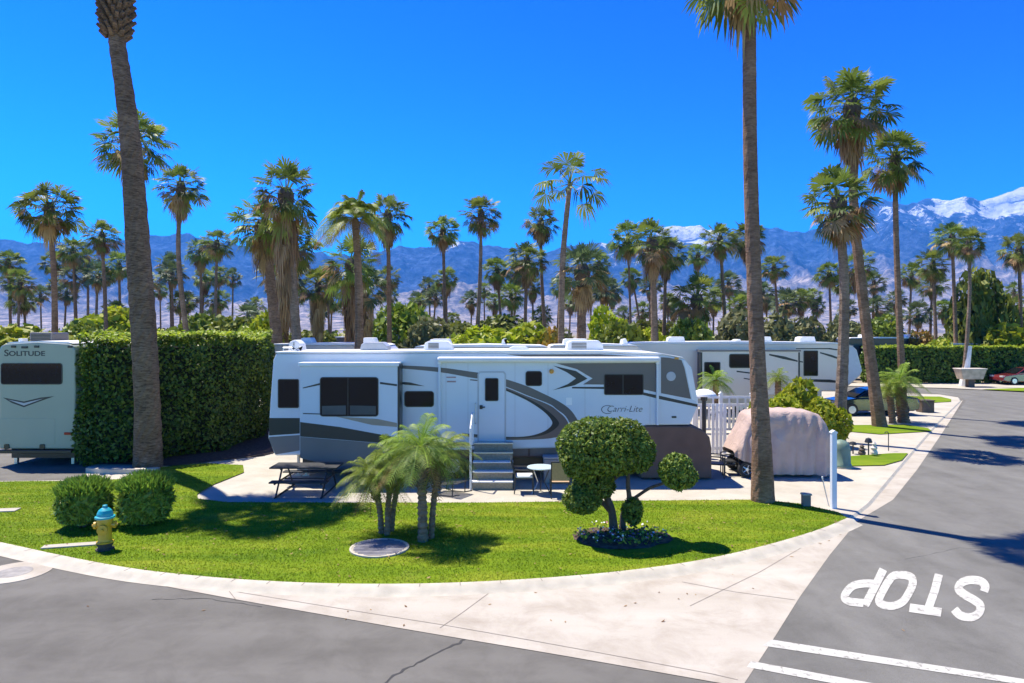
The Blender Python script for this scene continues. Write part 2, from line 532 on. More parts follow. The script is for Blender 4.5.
FAN = [fan_crown_mesh('crown', 11 + i, 58 + 5 * (i % 3), -55, 15, [fan_live, fan_dead], droop=.26 + .05 * (i % 3)) for i in range(6)]
FANB = [fan_crown_mesh('crown', 31 + i, 52, -45, 15, [fan_blue, fan_dead], droop=.22, blade=.52) for i in range(2)]
SPARSE = fan_crown_mesh('crown', 61, 18, -30, 15, [fan_live], droop=.55, blade=.50)
SK_S = [skirt_mesh('dead_fronds', 40 + i, 16, .28, 9, [fan_dead], .55) for i in range(3)]
SK_M = [skirt_mesh('dead_fronds', 50 + i, 38, .62, 9, [fan_dead], .62) for i in range(2)]
SK_L = [skirt_mesh('dead_fronds', 56 + i, 90, 2.2, 8, [fan_dead], .66) for i in range(2)]
QUEEN = feather_crown_mesh('crown', 71, 26, -5, 34, [feather, feather_dead], 1.15, .30, .75, .009, .1)
PYG = [feather_crown_mesh('crown', 80 + i, 46, -34, 20, [feather, feather_dead], 1., .26, .44, .0062, .12, 70, .020) for i in range(3)]


def fan_palm(cx, cy, rp, bx, label, sk='s', kind='fan', Y=None, rm=1.75, bend=0., r0=None, hgt=None, sc=1., name='fan_palm', group='fan palms standing across the campground', i=[0]):
    """palm whose crown centre is seen at (cx, cy) with radius rp; its trunk stands on the ground at column bx"""
    i[0] += 1; k = i[0]; rg = random.Random(k * 7 + 1)
    Y = Y or F * rm / rp
    R0 = rp * Y / F * 1.06
    gx = (bx - 512) / F * Y; gz = .05
    tx, tz = W(cx, cy, Y); tz -= .08 * R0
    t = thing(name, label, 'palm tree', (gx, Y, gz), group)
    H = tz - gz; dx = tx - gx
    b = bend * (Y / F)
    path = [(0, 0, -.1), (dx * .30 + b * .8, 0, H * .34), (dx * .64 + b, 0, H * .68), (dx, 0, H)]
    mb = MB(); r0 = r0 or .155 + .004 * H
    trunk(mb, path, r0, r0 * .62, bark if k % 3 else bark_g, 26, .3, .05, 9, k)
    if sk != 'n':   # leaf bases and fibre right under the crown
        mb.lathe([(r0 * .7, H - .55 * R0), (r0 * 1.35, H - .25 * R0), (r0 * 1.5, H), (r0 * .9, H + .2 * R0)], bark_d, (dx, 0, 0), 9)
    mb.build('trunk', t, smooth=False)
    me = {'fan': FAN[k % 6], 'blue': FANB[k % 2], 'sparse': SPARSE, 'queen': QUEEN}[kind]
    c = bpy.data.objects.new('crown', me); COL.objects.link(c); c.parent = t; c.location = (dx, 0, H)
    c.rotation_euler = (rg.uniform(-.12, .12), rg.uniform(-.12, .12), rg.uniform(0, 6.28))
    s = R0 * sc * 1.1; c.scale = (s * rg.uniform(.92, 1.08), s * rg.uniform(.92, 1.08), s * rg.uniform(.88, 1.06))
    if sk != 'n':
        me = {'s': SK_S[k % 3], 'm': SK_M[k % 2], 'l': SK_L[k % 2]}[sk]
        d = bpy.data.objects.new('dead_fronds', me); COL.objects.link(d); d.parent = t
        d.location = (dx, 0, H - .05 * R0); d.rotation_euler.z = rg.uniform(0, 6.28); d.scale = (s * .86, s * .86, s * (.72 if sk in 'sm' else .95))
    return t
# ------------------------------------------------------------------ the setting
def sheet(name, pts, z, mat):
    me = bpy.data.meshes.new(name)
    me.from_pydata([(x, y, z) for x, y in pts], [], [tuple(range(len(pts)))])
    me.materials.append(mat)
    if me.polygons[0].normal.z < 0:
        me.flip_normals()
    o = bpy.data.objects.new(name, me); COL.objects.link(o)
    return structure(o)


def gl(pts, z):
    return [G(x, y, z) for x, y in pts]


ZL, ZP = .09, .06                         # lawn and paved plots above the street
sheet('ground', [(-9000, -300), (9000, -300), (9000, 12000), (-9000, 12000)], -.02, desert)
front_px = [(-80, 540), (0, 555), (60, 567), (130, 580), (240, 600.5), (300, 611), (420, 632), (560, 655.5), (700, 680), (742, 687.5)]
side_px = [(742, 687.5), (775, 637), (800, 597), (830, 555), (858, 521), (893, 500), (917, 470), (943, 432), (966, 400.5)]
lawn_px = [(-80, 527), (0, 543), (60, 556), (130, 569), (200, 577), (270, 582), (340, 584.5), (420, 584.5), (500, 581.5), (580, 576), (650, 568.5), (710, 559), (770, 545), (820, 530), (848, 518.5)]
gut_px = [(848, 518.5), (868, 503), (896, 470), (921, 441), (938, 422), (960, 401)]
front = smooth_line(gl(front_px, 0), 5); side = gl(side_px, 0)
lawn_front = smooth_line(gl(lawn_px, ZL), 6)
gut = gl(gut_px, ZP)
left_dir = np.array([-.985, .17])
far_left = tuple(np.array(front[0]) + left_dir * 90)
sheet('street', [(-120, -40), (90, -40), (90, 57)] + [(60, 58.2), (-60, 58.2)] + [(-120, 57)], 0., asphalt)
# the side road is a newer, greyer surface
dr = np.array([.59, .807]); pr = np.array([.807, -.59])
sA = np.array(side[0]); sB = np.array(side[-1])
corner = gl([(958, 397), (940, 394), (900, 392.5), (860, 391.5)], 0)
outer = [(90, 60), (27, 56.3), (31, 55.4), (34.5, 54.), (37.5, 51.5), (41.5, 48.), tuple(sB + pr * 8.3 + dr * 2), tuple(sA + pr * 8.3 - dr * 1.5), tuple(sA + pr * .0 - dr * .4)]
sheet('side_road', list(side) + corner + outer[1:-1] + [tuple(np.array(G(1030, 683)) + [2.6, -1.9]), G(742, 687.5)], .004, asphalt2)
apron = [tuple(p) for p in lawn_front] + gut[1:] + [G(963, 400.2)] + list(reversed(side))[1:] + list(reversed(front))[1:]
sheet('gutter_apron', [tuple(np.array(apron[0]) + left_dir * 60)] + apron + [tuple(np.array(front[0]) + left_dir * 60)], .008, apron_c)
# pale bands and dirty joints of the gutter
mb = MB()
def strip(mb, pts, w, z, mat):
    P = [np.array(p) for p in pts]
    vs, fs = [], []
    for i, p in enumerate(P):
        t = P[min(i + 1, len(P) - 1)] - P[max(i - 1, 0)]; t = t / np.linalg.norm(t); n = np.array([-t[1], t[0]])
        ww = w[i] if hasattr(w, '__len__') else w
        vs += [(*(p + n * ww / 2), z), (*(p - n * ww / 2), z)]
    for i in range(len(P) - 1):
        fs.append((2 * i, 2 * i + 1, 2 * i + 3, 2 * i + 2))
    mb.add(vs, fs, mat)
strip(mb, gl([(225, 590), (330, 607), (440, 624.5), (512, 637), (600, 653), (712, 674), (738, 680)], .008), .012, .012, joint_m)
strip(mb, gl([(682, 582), (735, 592), (795, 600)], .008), .012, .012, joint_m)
strip(mb, gl([(440, 628), (462, 613), (500, 585)], .008), .012, .012, joint_m)
strip(mb, gl([(215, 583), (228, 590), (236, 600)], .008), .012, .012, joint_m)
strip(mb, gl([(850, 521), (861, 522)], .008), .02, .012, joint_m)
strip(mb, gl([(690, 606), (760, 572), (806, 545)], .008), .010, .012, joint_m)
for i in range(6, len(lawn_front) - 2, 3):
    p = np.array(lawn_front[i]); t_ = np.array(lawn_front[i + 1]) - p; t_ /= np.linalg.norm(t_); n_ = np.array([t_[1], -t_[0]])
    strip(mb, [p - n_ * .02, p + n_ * .13], .012, ZL + .016, joint_m)
structure(mb.build('concrete_joint'))
rg = random.Random(4)
mb = MB()
def crack(pts, w):
    pts = gl(pts, 0); out = []
    for i in range(len(pts) - 1):
        for k in range(9):
            t = k / 9; a, b = pts[i], pts[i + 1]
            out.append((a[0] + (b[0] - a[0]) * t + rg.uniform(-.025, .025), a[1] + (b[1] - a[1]) * t + rg.uniform(-.025, .025)))
    out.append(pts[-1])
    strip(mb, out, [w * rg.uniform(.5, 1.4) for _ in out], .0045, crack_m)
crack([(372, 692), (400, 672), (436, 653), (476, 635)], .035)
crack([(150, 600), (205, 598), (262, 607)], .014)
crack([(905, 560), (960, 548), (1030, 552)], .012)
structure(mb.build('street_crack'))
# plots: everything between the two streets
plots = [tuple(np.array(lawn_front[0]) + left_dir * 60 + [0, .2])] + [tuple(np.array(p) + [0, .25]) for p in lawn_front[:-1]] + gut + gl([(958, 397.3), (940, 394.5), (900, 392.8), (865, 391.8)], ZP) + [(10, 52.2), (-120, 52.2), (-120, 30)]
sheet('paved_plots', plots, ZP, concrete)
mb = MB()
vs = [(*p, ZP) for p in gut + gl([(958, 397.3), (940, 394.5), (900, 392.8), (865, 391.8)], ZP)]
n = len(vs); c0 = np.mean(np.array(vs), axis=0)
lo = [(p[0] + .06, p[1] - .04, 0.) for p in vs]
mb.add(vs + lo, [(i, i + 1, i + 1 + n, i + n) for i in range(n - 1)], kerb_c)
structure(mb.build('plot_edge'))
# lawn with its kerb
back_px = [(848, 518.5), (838, 512), (800, 503.5), (760, 499.5), (640, 500.5), (480, 502.5), (330, 502.5), (225, 502), (198, 498.5), (197, 494), (214, 484), (244, 472), (243, 465), (205, 463), (150, 468), (136, 478), (86, 481), (30, 481), (-80, 483)]
lawn_m, lt, lb = nt('lawn')
N, L = lt.nodes, lt.links
tc = N.new('ShaderNodeTexCoord')
mp = N.new('ShaderNodeMapping'); mp.inputs['Scale'].default_value = (.35, 1.6, 1); mp.inputs['Rotation'].default_value = (0, 0, .08)
L.new(tc.outputs['Object'], mp.inputs[0])
r1 = ramp(N, [(.30, (.105, .185, .008)), (.5, (.155, .235, .010)), (.68, (.235, .285, .020))]); L.new(noise(N, L, mp.outputs[0], 1.1, 6, .3), r1.inputs[0])
r2 = ramp(N, [(.3, (.72, .78, .7)), (.65, (1.08, 1.04, 1.0))]); L.new(noise(N, L, tc.outputs['Object'], 26, 5, 0, .75), r2.inputs[0])
r3 = ramp(N, [(.62, (0, 0, 0)), (.76, (1, 1, 1))]); L.new(noise(N, L, tc.outputs['Object'], .8, 5, .5), r3.inputs[0])
c = mix(N, L, r1.outputs[0], r2.outputs[0], 1., 'MULTIPLY')
sc_ = N.new('ShaderNodeMath'); sc_.operation = 'MULTIPLY'; sc_.inputs[1].default_value = .35; L.new(r3.outputs[0], sc_.inputs[0])
c = mix(N, L, c, (.30, .29, .06), sc_.outputs[0])
L.new(c, lb.inputs['Base Color']); lb.inputs['Roughness'].default_value = .9; lb.inputs['Specular IOR Level'].default_value = .1
bp = N.new('ShaderNodeBump'); bp.inputs['Strength'].default_value = .8; bp.inputs['Distance'].default_value = .03
L.new(noise(N, L, tc.outputs['Object'], 45, 3), bp.inputs['Height']); L.new(bp.outputs[0], lb.inputs['Normal'])
lawn_back = gl(back_px, ZL)
lawn_outline = [tuple(np.array(lawn_front[0]) + left_dir * 60)] + lawn_front + lawn_back[1:] + [(-75, lawn_back[-1][1])]
lawns = [lawn_outline]
sheet('lawn', lawn_outline, ZL, lawn_m)
mb = MB()
P = [np.array(lawn_front[0]) + left_dir * 60] + [np.array(p) for p in lawn_front]
vs, fs = [], []
for i, p in enumerate(P):
    t = P[min(i + 1, len(P) - 1)] - P[max(i - 1, 0)]; t = t / np.linalg.norm(t); n = np.array([t[1], -t[0]])
    a = p - n * .02; b = p + n * .13; c_ = p + n * .20; d = p + n * .34
    vs += [(*a, ZL + .012), (*b, ZL + .012), (*c_, .045), (*d, .006)]
for i in range(len(P) - 1):
    for k in range(3):
        fs.append((4 * i + k, 4 * i + k + 1, 4 * i + 5 + k, 4 * i + 4 + k))
mb.add(vs, fs, kerb_c)
structure(mb.build('kerb', smooth=True))
for pts in ([(838, 466), (850, 456), (893, 453), (908, 453), (902, 460), (884, 465)],
            [(846, 431), (848, 425), (905, 424.5), (928, 428), (932, 431), (880, 434)],
            [(905, 402), (907, 396), (940, 396.5), (951, 399), (951, 401.5), (925, 403)]):
    g = gl(pts, ZL); lawns.append(g); sheet('lawn', g, ZL, lawn_m)
g = [(36.2, 52.6), (42, 54.5), (62, 55), (62, 48), (44, 46.5), (40, 49.3)]
lawns.append(g); sheet('lawn', g, ZL, lawn_m)
sheet('far_paving', [(24, 56.6), (27, 56.5), (31, 55.6), (34.5, 54.3), (36.3, 52.8), (43, 54.4), (75, 55), (75, 59.5), (24, 59.5)], .05, concrete)
rl = [tuple(sB + pr * 8.4 + dr * 3), tuple(sB + pr * 20 - dr * 3), tuple(sA + pr * 34 - dr * 3), tuple(sA + pr * 8.4 + dr * 1)]
sheet('lawn', rl, ZL, lawn_m)
# stop lettering and stop bars
def stroke(mb, pts, w, z, closed=False):
    """a painted stroke traced on the road; w in traced units"""
    P = [np.array(p, float) for p in pts]
    n = len(P); vs = []
    for i in range(n):
        a = P[(i - 1) % n] if closed or i > 0 else P[i]; b = P[(i + 1) % n] if closed or i < n - 1 else P[i]
        t = b - a; t = t / np.linalg.norm(t); q = np.array([-t[1], t[0]]) * w / 2
        for s in (1, -1):
            x, y = G(*(P[i] + q * s), z); vs.append((x, y, z))
    fs = [(2 * i, 2 * i + 1, (2 * i + 3) % (2 * n), (2 * i + 2) % (2 * n)) for i in range(n if closed else n - 1)]
    mb.add(vs, fs, white_paint)
cv = lambda pts: [(820 + x / 4.877, 500 + y / 4.877) for x, y in pts]
LET = [cv([(309, 338), (282, 395), (252, 455), (222, 512)]), None]
mb = MB()
stroke(mb, cv([(309, 338), (282, 393), (252, 452), (220, 513)]), 8.2, .010)
stroke(mb, smooth_line(cv([(262, 408), (215, 407), (165, 417), (135, 442), (120, 474), (142, 494), (185, 500), (212, 502)]), 5), 8., .011)
stroke(mb, smooth_line(cv([(415, 366), (446, 378), (452, 410), (432, 455), (402, 497), (352, 517), (302, 508), (288, 486), (308, 440), (335, 395), (362, 368), (415, 366)]), 4)[:-1], 8., .010, True)
stroke(mb, cv([(580, 362), (560, 440), (528, 530)]), 8.4, .010)
stroke(mb, cv([(437, 525), (592, 548)]), 8.6, .011)
stroke(mb, smooth_line(cv([(800, 446), (806, 418), (780, 395), (730, 390), (690, 404), (676, 432), (700, 458), (752, 488), (782, 515), (774, 552), (735, 572), (684, 562), (655, 532)]), 4), 8.4, .010)
structure(mb.build('stop_lettering'))
mb = MB()
for pts in ([(771.5, 639.5), (762, 645.5), (1012, 683), (1160, 705), (1180, 703), (1024, 679)], [(751, 661), (747, 667), (837, 684), (960, 706), (1000, 706), (872, 683)]):
    g = gl(pts, .010); mb.add([(*p, .010) for p in g], [tuple(range(len(g)))], white_paint)
structure(mb.build('stop_bar'))
# manhole ring in the street and irrigation cover in the lawn
x, y = G(14, 572.5)
mb = MB(); mb.lathe([(.62, .002), (.62, .009), (.30, .010)], apron_c, (0, 0, 0), 30); mb.lathe([(.30, .004), (.30, .013), (.28, .014)], M('worn_lid', (.26, .24, .22), .8, .25, 6), (0, 0, 0), 24)
tag(mb.build('manhole_cover', loc=(x, y, 0)), 'pale concrete manhole ring set in the street near the kerb', 'manhole')
x, y = G(379.5, 548.5, ZL)
t = thing('drain_cover', 'round grey slatted drain cover set in the lawn before the small palms', 'drain cover', (x, y, ZL))
mb = MB(); mb.lathe([(.60, -.02), (.60, .03), (.56, .035), (.54, .02)], kerb_c, n=32); mb.build('rim', t)
gm = M('drain_grey', (.20, .19, .21), .7, .2, 6)
mb = MB(); mb.lathe([(.535, -.02), (.535, .008)], rust, n=32)
for k in range(11):
    yy = -.47 + .094 * k; hw = math.sqrt(max(0, .52 ** 2 - yy ** 2)); mb.box(-hw, hw, yy - .03, yy + .03, .006, .03, gm)
mb.build('grating', t)
for (px, py, w, d, rz) in ((70, 546, 1.0, .22, .25), (-2, 511, .9, .30, .15)):
    x, y = G(px, py, ZL); mb = MB(); mb.box(-w / 2, w / 2, -d / 2, d / 2, -.02, .03, concrete)
    o = mb.build('concrete_slab', bevel=.01, loc=(x, y, ZL)); o.rotation_euler.z = rz
    tag(o, 'thin concrete slab in the grass left of the yellow hydrant' if px > 10 else 'concrete slab in the grass cut off by the left picture edge', 'slab')
# grass blades
grass_m, gt_, gb = nt('grass_blade'); N, L = gt_.nodes, gt_.links
tc = N.new('ShaderNodeTexCoord'); mp = N.new('ShaderNodeMapping'); mp.inputs['Scale'].default_value = (.35, 1.6, 1); mp.inputs['Rotation'].default_value = (0, 0, .08); L.new(tc.outputs['Object'], mp.inputs[0])
r1 = ramp(N, [(.32, (.15, .240, .010)), (.5, (.245, .325, .014)), (.66, (.36, .39, .035))]); L.new(noise(N, L, mp.outputs[0], 1.1, 6, .3), r1.inputs[0])
gg = N.new('ShaderNodeNewGeometry'); r2 = ramp(N, [(0, (.72, .78, .7)), (1, (1.22, 1.15, 1.1))]); L.new(gg.outputs['Random Per Island'], r2.inputs[0])
c = mix(N, L, r1.outputs[0], r2.outputs[0], 1., 'MULTIPLY')
r3 = ramp(N, [(.60, (0, 0, 0)), (.74, (1, 1, 1))]); L.new(noise(N, L, tc.outputs['Object'], .8, 5, .5), r3.inputs[0])
sc_ = N.new('ShaderNodeMath'); sc_.operation = 'MULTIPLY'; sc_.inputs[1].default_value = .55; L.new(r3.outputs[0], sc_.inputs[0])
c = mix(N, L, c, (.40, .37, .09), sc_.outputs[0])
L.new(c, gb.inputs['Base Color']); gb.inputs['Roughness'].default_value = .6; gb.inputs['Specular IOR Level'].default_value = .2
tr = N.new('ShaderNodeBsdfTranslucent'); L.new(c, tr.inputs['Color']); mx = N.new('ShaderNodeMixShader'); mx.inputs[0].default_value = .35
L.new(gb.outputs[0], mx.inputs[1]); L.new(tr.outputs[0], mx.inputs[2]); L.new(mx.outputs[0], N['Material Output'].inputs['Surface'])
rgn = np.random.default_rng(5)
def in_poly(P, poly):
    x, y = P[:, 0], P[:, 1]; c = np.zeros(len(P), bool); n = len(poly)
    for i in range(n):
        (x1, y1), (x2, y2) = poly[i], poly[i - 1]
        with np.errstate(divide='ignore', invalid='ignore'):
            c ^= ((y1 > y) != (y2 > y)) & (x < (x2 - x1) * (y - y1) / (y2 - y1) + x1)
    return c
bed_c = G(626, 538, ZL)
pts = np.column_stack([rgn.uniform(-16, 9, 330000), rgn.uniform(12, 24.5, 330000)])
keep = in_poly(pts, lawn_outline) & (((pts[:, 0] - bed_c[0]) / 1.15) ** 2 + ((pts[:, 1] - bed_c[1]) / 1.0) ** 2 > 1) & (((pts - np.array(G(379.5, 548.5, ZL))) ** 2).sum(1) > .38)
pts = pts[keep]
keep = rgn.random(len(pts)) < np.clip(1.5 - (pts[:, 1] - 12) / 11, .35, 1)
pts = pts[keep]; n = len(pts)
a = rgn.uniform(0, 6.28, n); h = rgn.uniform(.012, .036, n); w = rgn.uniform(.006, .012, n)
ln = rgn.normal(0, .02, (n, 2))
B = np.column_stack([pts, np.full(n, ZL)]); s_ = np.column_stack([np.cos(a) * w, np.sin(a) * w, np.zeros(n)])
T = B + np.column_stack([ln, h])
V = np.stack([B - s_, B + s_, T], 1).reshape(-1, 3)
tag(raw('grass', V, np.arange(3 * n).reshape(-1, 3), [grass_m]), kind='stuff')

# fallen leaves and crumbs of bark on lawn and gutter
rgl = np.random.default_rng(15)
lp = np.column_stack([rgl.uniform(-16, 8, 700), rgl.uniform(10., 18, 700)])
ins = in_poly(lp, lawn_outline); inap = in_poly(lp, apron)
lz_ = np.where(ins, ZL + .035, np.where(inap, .016, .01)); sel = ins | (inap & (rgl.random(700) < .2)) | (rgl.random(700) < .04)
lp, lz_ = lp[sel], lz_[sel]
V, Fc = leaf_cards(rgl, np.column_stack([lp, lz_]), np.tile([0, 0, 1.], (len(lp), 1)), .035, 2.2, .25)
V[:, 2] = np.maximum(V[:, 2], np.repeat(lz_, 4) - .004)
tag(raw('fallen_leaves', V, Fc, [fan_dead]), kind='stuff')
# ------------------------------------------------------------------ mountains and air
def vnoise(x, y, seed):
    rg = np.random.default_rng(seed); T = rg.random((256, 256))
    xi, yi = np.floor(x).astype(int), np.floor(y).astype(int); fx, fy = x - xi, y - yi
    fx = fx * fx * (3 - 2 * fx); fy = fy * fy * (3 - 2 * fy)
    g = lambda i, j: T[i % 256, j % 256]
    return (g(xi, yi) * (1 - fx) + g(xi + 1, yi) * fx) * (1 - fy) + (g(xi, yi + 1) * (1 - fx) + g(xi + 1, yi + 1) * fx) * fy


def ridged(x, y, seed, oct=6):
    s, a, tot = 0, 1., 0.
    for o in range(oct):
        n = 1 - np.abs(2 * vnoise(x, y, seed + o) - 1); s = s + a * n * n; tot += a
        x, y, a = x * 2.03 + 17.3, y * 2.03 + 5.1, a * .5
    return s / tot


SKY = [(-700, 250), (-400, 240), (-200, 246), (0, 241), (40, 242), (100, 238), (150, 236), (185, 234), (230, 241), (260, 250), (330, 254), (380, 251), (420, 246), (450, 241), (480, 243), (520, 248), (560, 249), (600, 241),
       (640, 247), (665, 229), (690, 225), (712, 226), (730, 232), (755, 226), (775, 225), (800, 230), (830, 229), (850, 216), (865, 207), (885, 201), (905, 203), (930, 198), (950, 198), (965, 194), (980, 198), (1000, 192), (1024, 187), (1100, 182), (1250, 200), (1500, 215), (1800, 240)]
nU, nR = 900, 230
px = np.linspace(-420, 1440, nU)
th = np.arctan((px - 512) / F)
crest = HY - np.interp(px, [p for p, _ in SKY], [q for _, q in SKY]) + 5 * (vnoise(px / 21 + 3, px * 0 + 2, 5) - .5) + 3 * (vnoise(px / 7 + 3, px * 0 + 2, 6) - .5)
r = np.linspace(0, 1, nR)
D0, D1 = 3200., 8000.
U, Rr = np.meshgrid(px, r, indexing='ij')
Yd = D0 + (D1 - D0) * Rr                        # depth along the view axis
X = (U - 512) / F * Yd
n1 = ridged(X / 1500 + 3, Yd / 1500 + 7, 11); n2 = ridged(X / 420 + 9, Yd / 420 + 1, 31, 5)
n5 = ridged(X / 170 + 2, Yd / 170 + 6, 51, 4)
n3 = vnoise(X / 2400 + 4, Yd / 2400 + 8, 77)
s = np.clip(Rr / .86, 0, 1)
cr = crest[:, None] / F * (D0 + (D1 - D0) * .86) * np.ones_like(Rr)
base = s ** 1.55
rough = np.clip((s - .22) / .45, 0, 1)
h = cr * (base * (1 + .0 * n1) - (1 - s * .85) * rough * 1.0 * (.72 - n1) * 1.4 * np.clip(base * 2.5, 0, 1) - rough * (1 - s * .82) * .5 * (.6 - n2))
h = np.where(Rr > .86, cr * (1 - ((Rr - .86) / .14) ** 1.2 * .7) + 0 * n2, h)
h = h + (Rr > .8) * 0
h = h - cr * .03 * (n2 - .5) * np.clip((s - .3) * 2, 0, 1) + 55 * (n5 - .5) * np.clip((s - .2) * 2.5, 0, 1) * np.clip((.98 - s) * 12, .12, 1)
# nearer bare hills and alluvial fans
h = np.maximum(h, 0) - 6 * (Rr == 0)
h = h + np.clip(s * 3, 0, 1) * np.clip(n3 - .5, 0, 1) * 130 * np.clip(1 - s * 1.5, 0, 1)
snow = np.clip((s - .55) / .4, 0, 1) * np.interp(px, [0, 430, 480, 590, 640, 740, 780, 850, 880, 1100], [.1, .28, .1, .30, .50, .34, .2, .30, .52, .56])[:, None] * (s < .985) + np.clip((s - .93) / .06, 0, 1) * np.interp(px, [0, 440, 455, 470, 590, 603, 615, 650, 662, 712, 725, 925, 938, 962, 972, 978, 990, 1100], [0, 0, .9, 0, 0, .8, 0, 0, 1, .95, 0, 0, 1, 1, .45, .4, 1.1, 1.1])[:, None]
V = np.stack([X, Yd, h], -1).reshape(-1, 3)
i, j = np.meshgrid(np.arange(nU - 1), np.arange(nR - 1), indexing='ij')
a = (i * nR + j).ravel(); Fc = np.stack([a, a + nR, a + nR + 1, a + 1], 1)
mt, t, b = nt('haze_tinted_rock'); N, L = t.nodes, t.links
tc = N.new('ShaderNodeTexCoord'); at = N.new('ShaderNodeAttribute'); at.attribute_name = 'snow'
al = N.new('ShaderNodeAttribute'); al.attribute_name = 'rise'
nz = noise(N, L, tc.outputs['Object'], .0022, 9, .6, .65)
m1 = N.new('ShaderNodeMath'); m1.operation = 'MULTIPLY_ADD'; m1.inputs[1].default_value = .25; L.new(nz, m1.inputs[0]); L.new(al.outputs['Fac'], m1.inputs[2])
rr = ramp(N, [(.30, (.40, .33, .27)), (.66, (.33, .28, .245)), (.80, (.075, .105, .19)), (1., (.05, .085, .18))]); L.new(m1.outputs[0], rr.inputs[0])  # upper stops put the blue of distant air into the rock colour
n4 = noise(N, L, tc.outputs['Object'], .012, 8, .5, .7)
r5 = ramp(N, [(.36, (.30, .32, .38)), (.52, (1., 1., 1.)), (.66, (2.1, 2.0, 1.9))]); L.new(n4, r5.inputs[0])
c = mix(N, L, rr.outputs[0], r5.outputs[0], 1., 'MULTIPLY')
n6 = noise(N, L, tc.outputs['Object'], .0075, 9, .6, .72)
m2 = N.new('ShaderNodeMath'); m2.operation = 'MULTIPLY_ADD'; m2.inputs[1].default_value = 2.6; L.new(n6, m2.inputs[0]); m2.inputs[2].default_value = -1.45
m3 = N.new('ShaderNodeMath'); m3.operation = 'ADD'; L.new(m2.outputs[0], m3.inputs[0]); L.new(at.outputs['Fac'], m3.inputs[1])
r7 = ramp(N, [(.40, (0, 0, 0)), (.60, (1, 1, 1))]); L.new(m3.outputs[0], r7.inputs[0])
c = mix(N, L, c, (.85, .86, .88), r7.outputs[0])
bp = N.new('ShaderNodeBump'); bp.inputs['Strength'].default_value = 1.; bp.inputs['Distance'].default_value = 40.; L.new(n4, bp.inputs['Height']); L.new(bp.outputs[0], b.inputs['Normal'])
L.new(c, b.inputs['Base Color']); b.inputs['Roughness'].default_value = .95; b.inputs['Specular IOR Level'].default_value = .05
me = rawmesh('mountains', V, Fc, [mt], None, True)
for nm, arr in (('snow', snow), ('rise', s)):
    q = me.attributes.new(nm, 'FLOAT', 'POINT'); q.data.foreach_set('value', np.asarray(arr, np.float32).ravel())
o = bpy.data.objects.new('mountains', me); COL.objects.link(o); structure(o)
zmax = float(h.max())
# air between here and the mountains
hz = bpy.data.materials.new('haze'); hz.use_nodes = True; t = hz.node_tree; t.nodes.clear()
out = t.nodes.new('ShaderNodeOutputMaterial'); pv = t.nodes.new('ShaderNodeVolumePrincipled')
pv.inputs['Color'].default_value = (.07, .36, 1., 1); pv.inputs['Density'].default_value = HAZE_D; pv.inputs['Anisotropy'].default_value = .0
t.links.new(pv.outputs[0], out.inputs['Volume'])
mb = MB(); mb.box(-16000, 16000, -600, 13000, -40, zmax + 60, hz)
tag(mb.build('haze'), kind='stuff')

# ------------------------------------------------------------------ sky, sun, camera
EL, AZ = 64.5, math.atan2(-.37, .30)
w = bpy.data.worlds.new('World'); SC.world = w; w.use_nodes = True
t = w.node_tree; N, L = t.nodes, t.links
sky = N.new('ShaderNodeTexSky'); sky.sky_type = 'NISHITA'; sky.sun_disc = False
sky.sun_elevation = R_(EL); sky.sun_rotation = AZ
sky.air_density = 1.0; sky.dust_density = .05; sky.ozone_density = 6.; sky.altitude = 300
hs = N.new('ShaderNodeHueSaturation'); hs.inputs['Saturation'].default_value = SKY_SAT; hs.inputs['Hue'].default_value = SKY_HUE
L.new(sky.outputs[0], hs.inputs['Color'])
k1 = N.new('ShaderNodeVectorMath'); k1.operation = 'SCALE'; k1.inputs['Scale'].default_value = .20; L.new(hs.outputs[0], k1.inputs[0])
ga = N.new('ShaderNodeGamma'); ga.inputs['Gamma'].default_value = SKY_G; L.new(k1.outputs[0], ga.inputs['Color'])
k2 = N.new('ShaderNodeVectorMath'); k2.operation = 'SCALE'; k2.inputs['Scale'].default_value = 1 / .20; L.new(ga.outputs[0], k2.inputs[0])
L.new(k2.outputs[0], N['Background'].inputs['Color'])
N['Background'].inputs['Strength'].default_value = SKY_S
sun = bpy.data.lights.new('sun', 'SUN'); sun.energy = SUN_E; sun.angle = R_(.5); sun.color = (1., .94, .81)
so = bpy.data.objects.new('sun', sun); COL.objects.link(so)
sd = Vector((math.cos(R_(EL)) * math.sin(AZ), math.cos(R_(EL)) * math.cos(AZ), math.sin(R_(EL))))
so.rotation_euler = sd.to_track_quat('Z', 'Y').to_euler()
cam = bpy.data.cameras.new('camera'); cam.lens = 24; cam.sensor_width = 36; cam.clip_end = 40000; cam.clip_start = .1
cam.shift_y = -9.5 / 1024
co = bpy.data.objects.new('camera', cam); COL.objects.link(co)
co.location = (0, 0, HC); co.rotation_euler = (R_(90), 0, 0); SC.camera = co
vs_ = SC.view_settings; SC.display_settings.display_device = 'sRGB'
vs_.view_transform = 'Standard'; vs_.look = 'None'; vs_.gamma = 1; vs_.use_curve_mapping = False; vs_.exposure = EXPO
SC.render.engine = 'CYCLES'
cy = SC.cycles
cy.use_denoising = True; cy.max_bounces = 6; cy.diffuse_bounces = 3; cy.glossy_bounces = 3; cy.transmission_bounces = 4; cy.volume_bounces = 0; cy.transparent_max_bounces = 8
cy.sample_clamp_indirect = 6; cy.caustics_reflective = False; cy.caustics_refractive = False
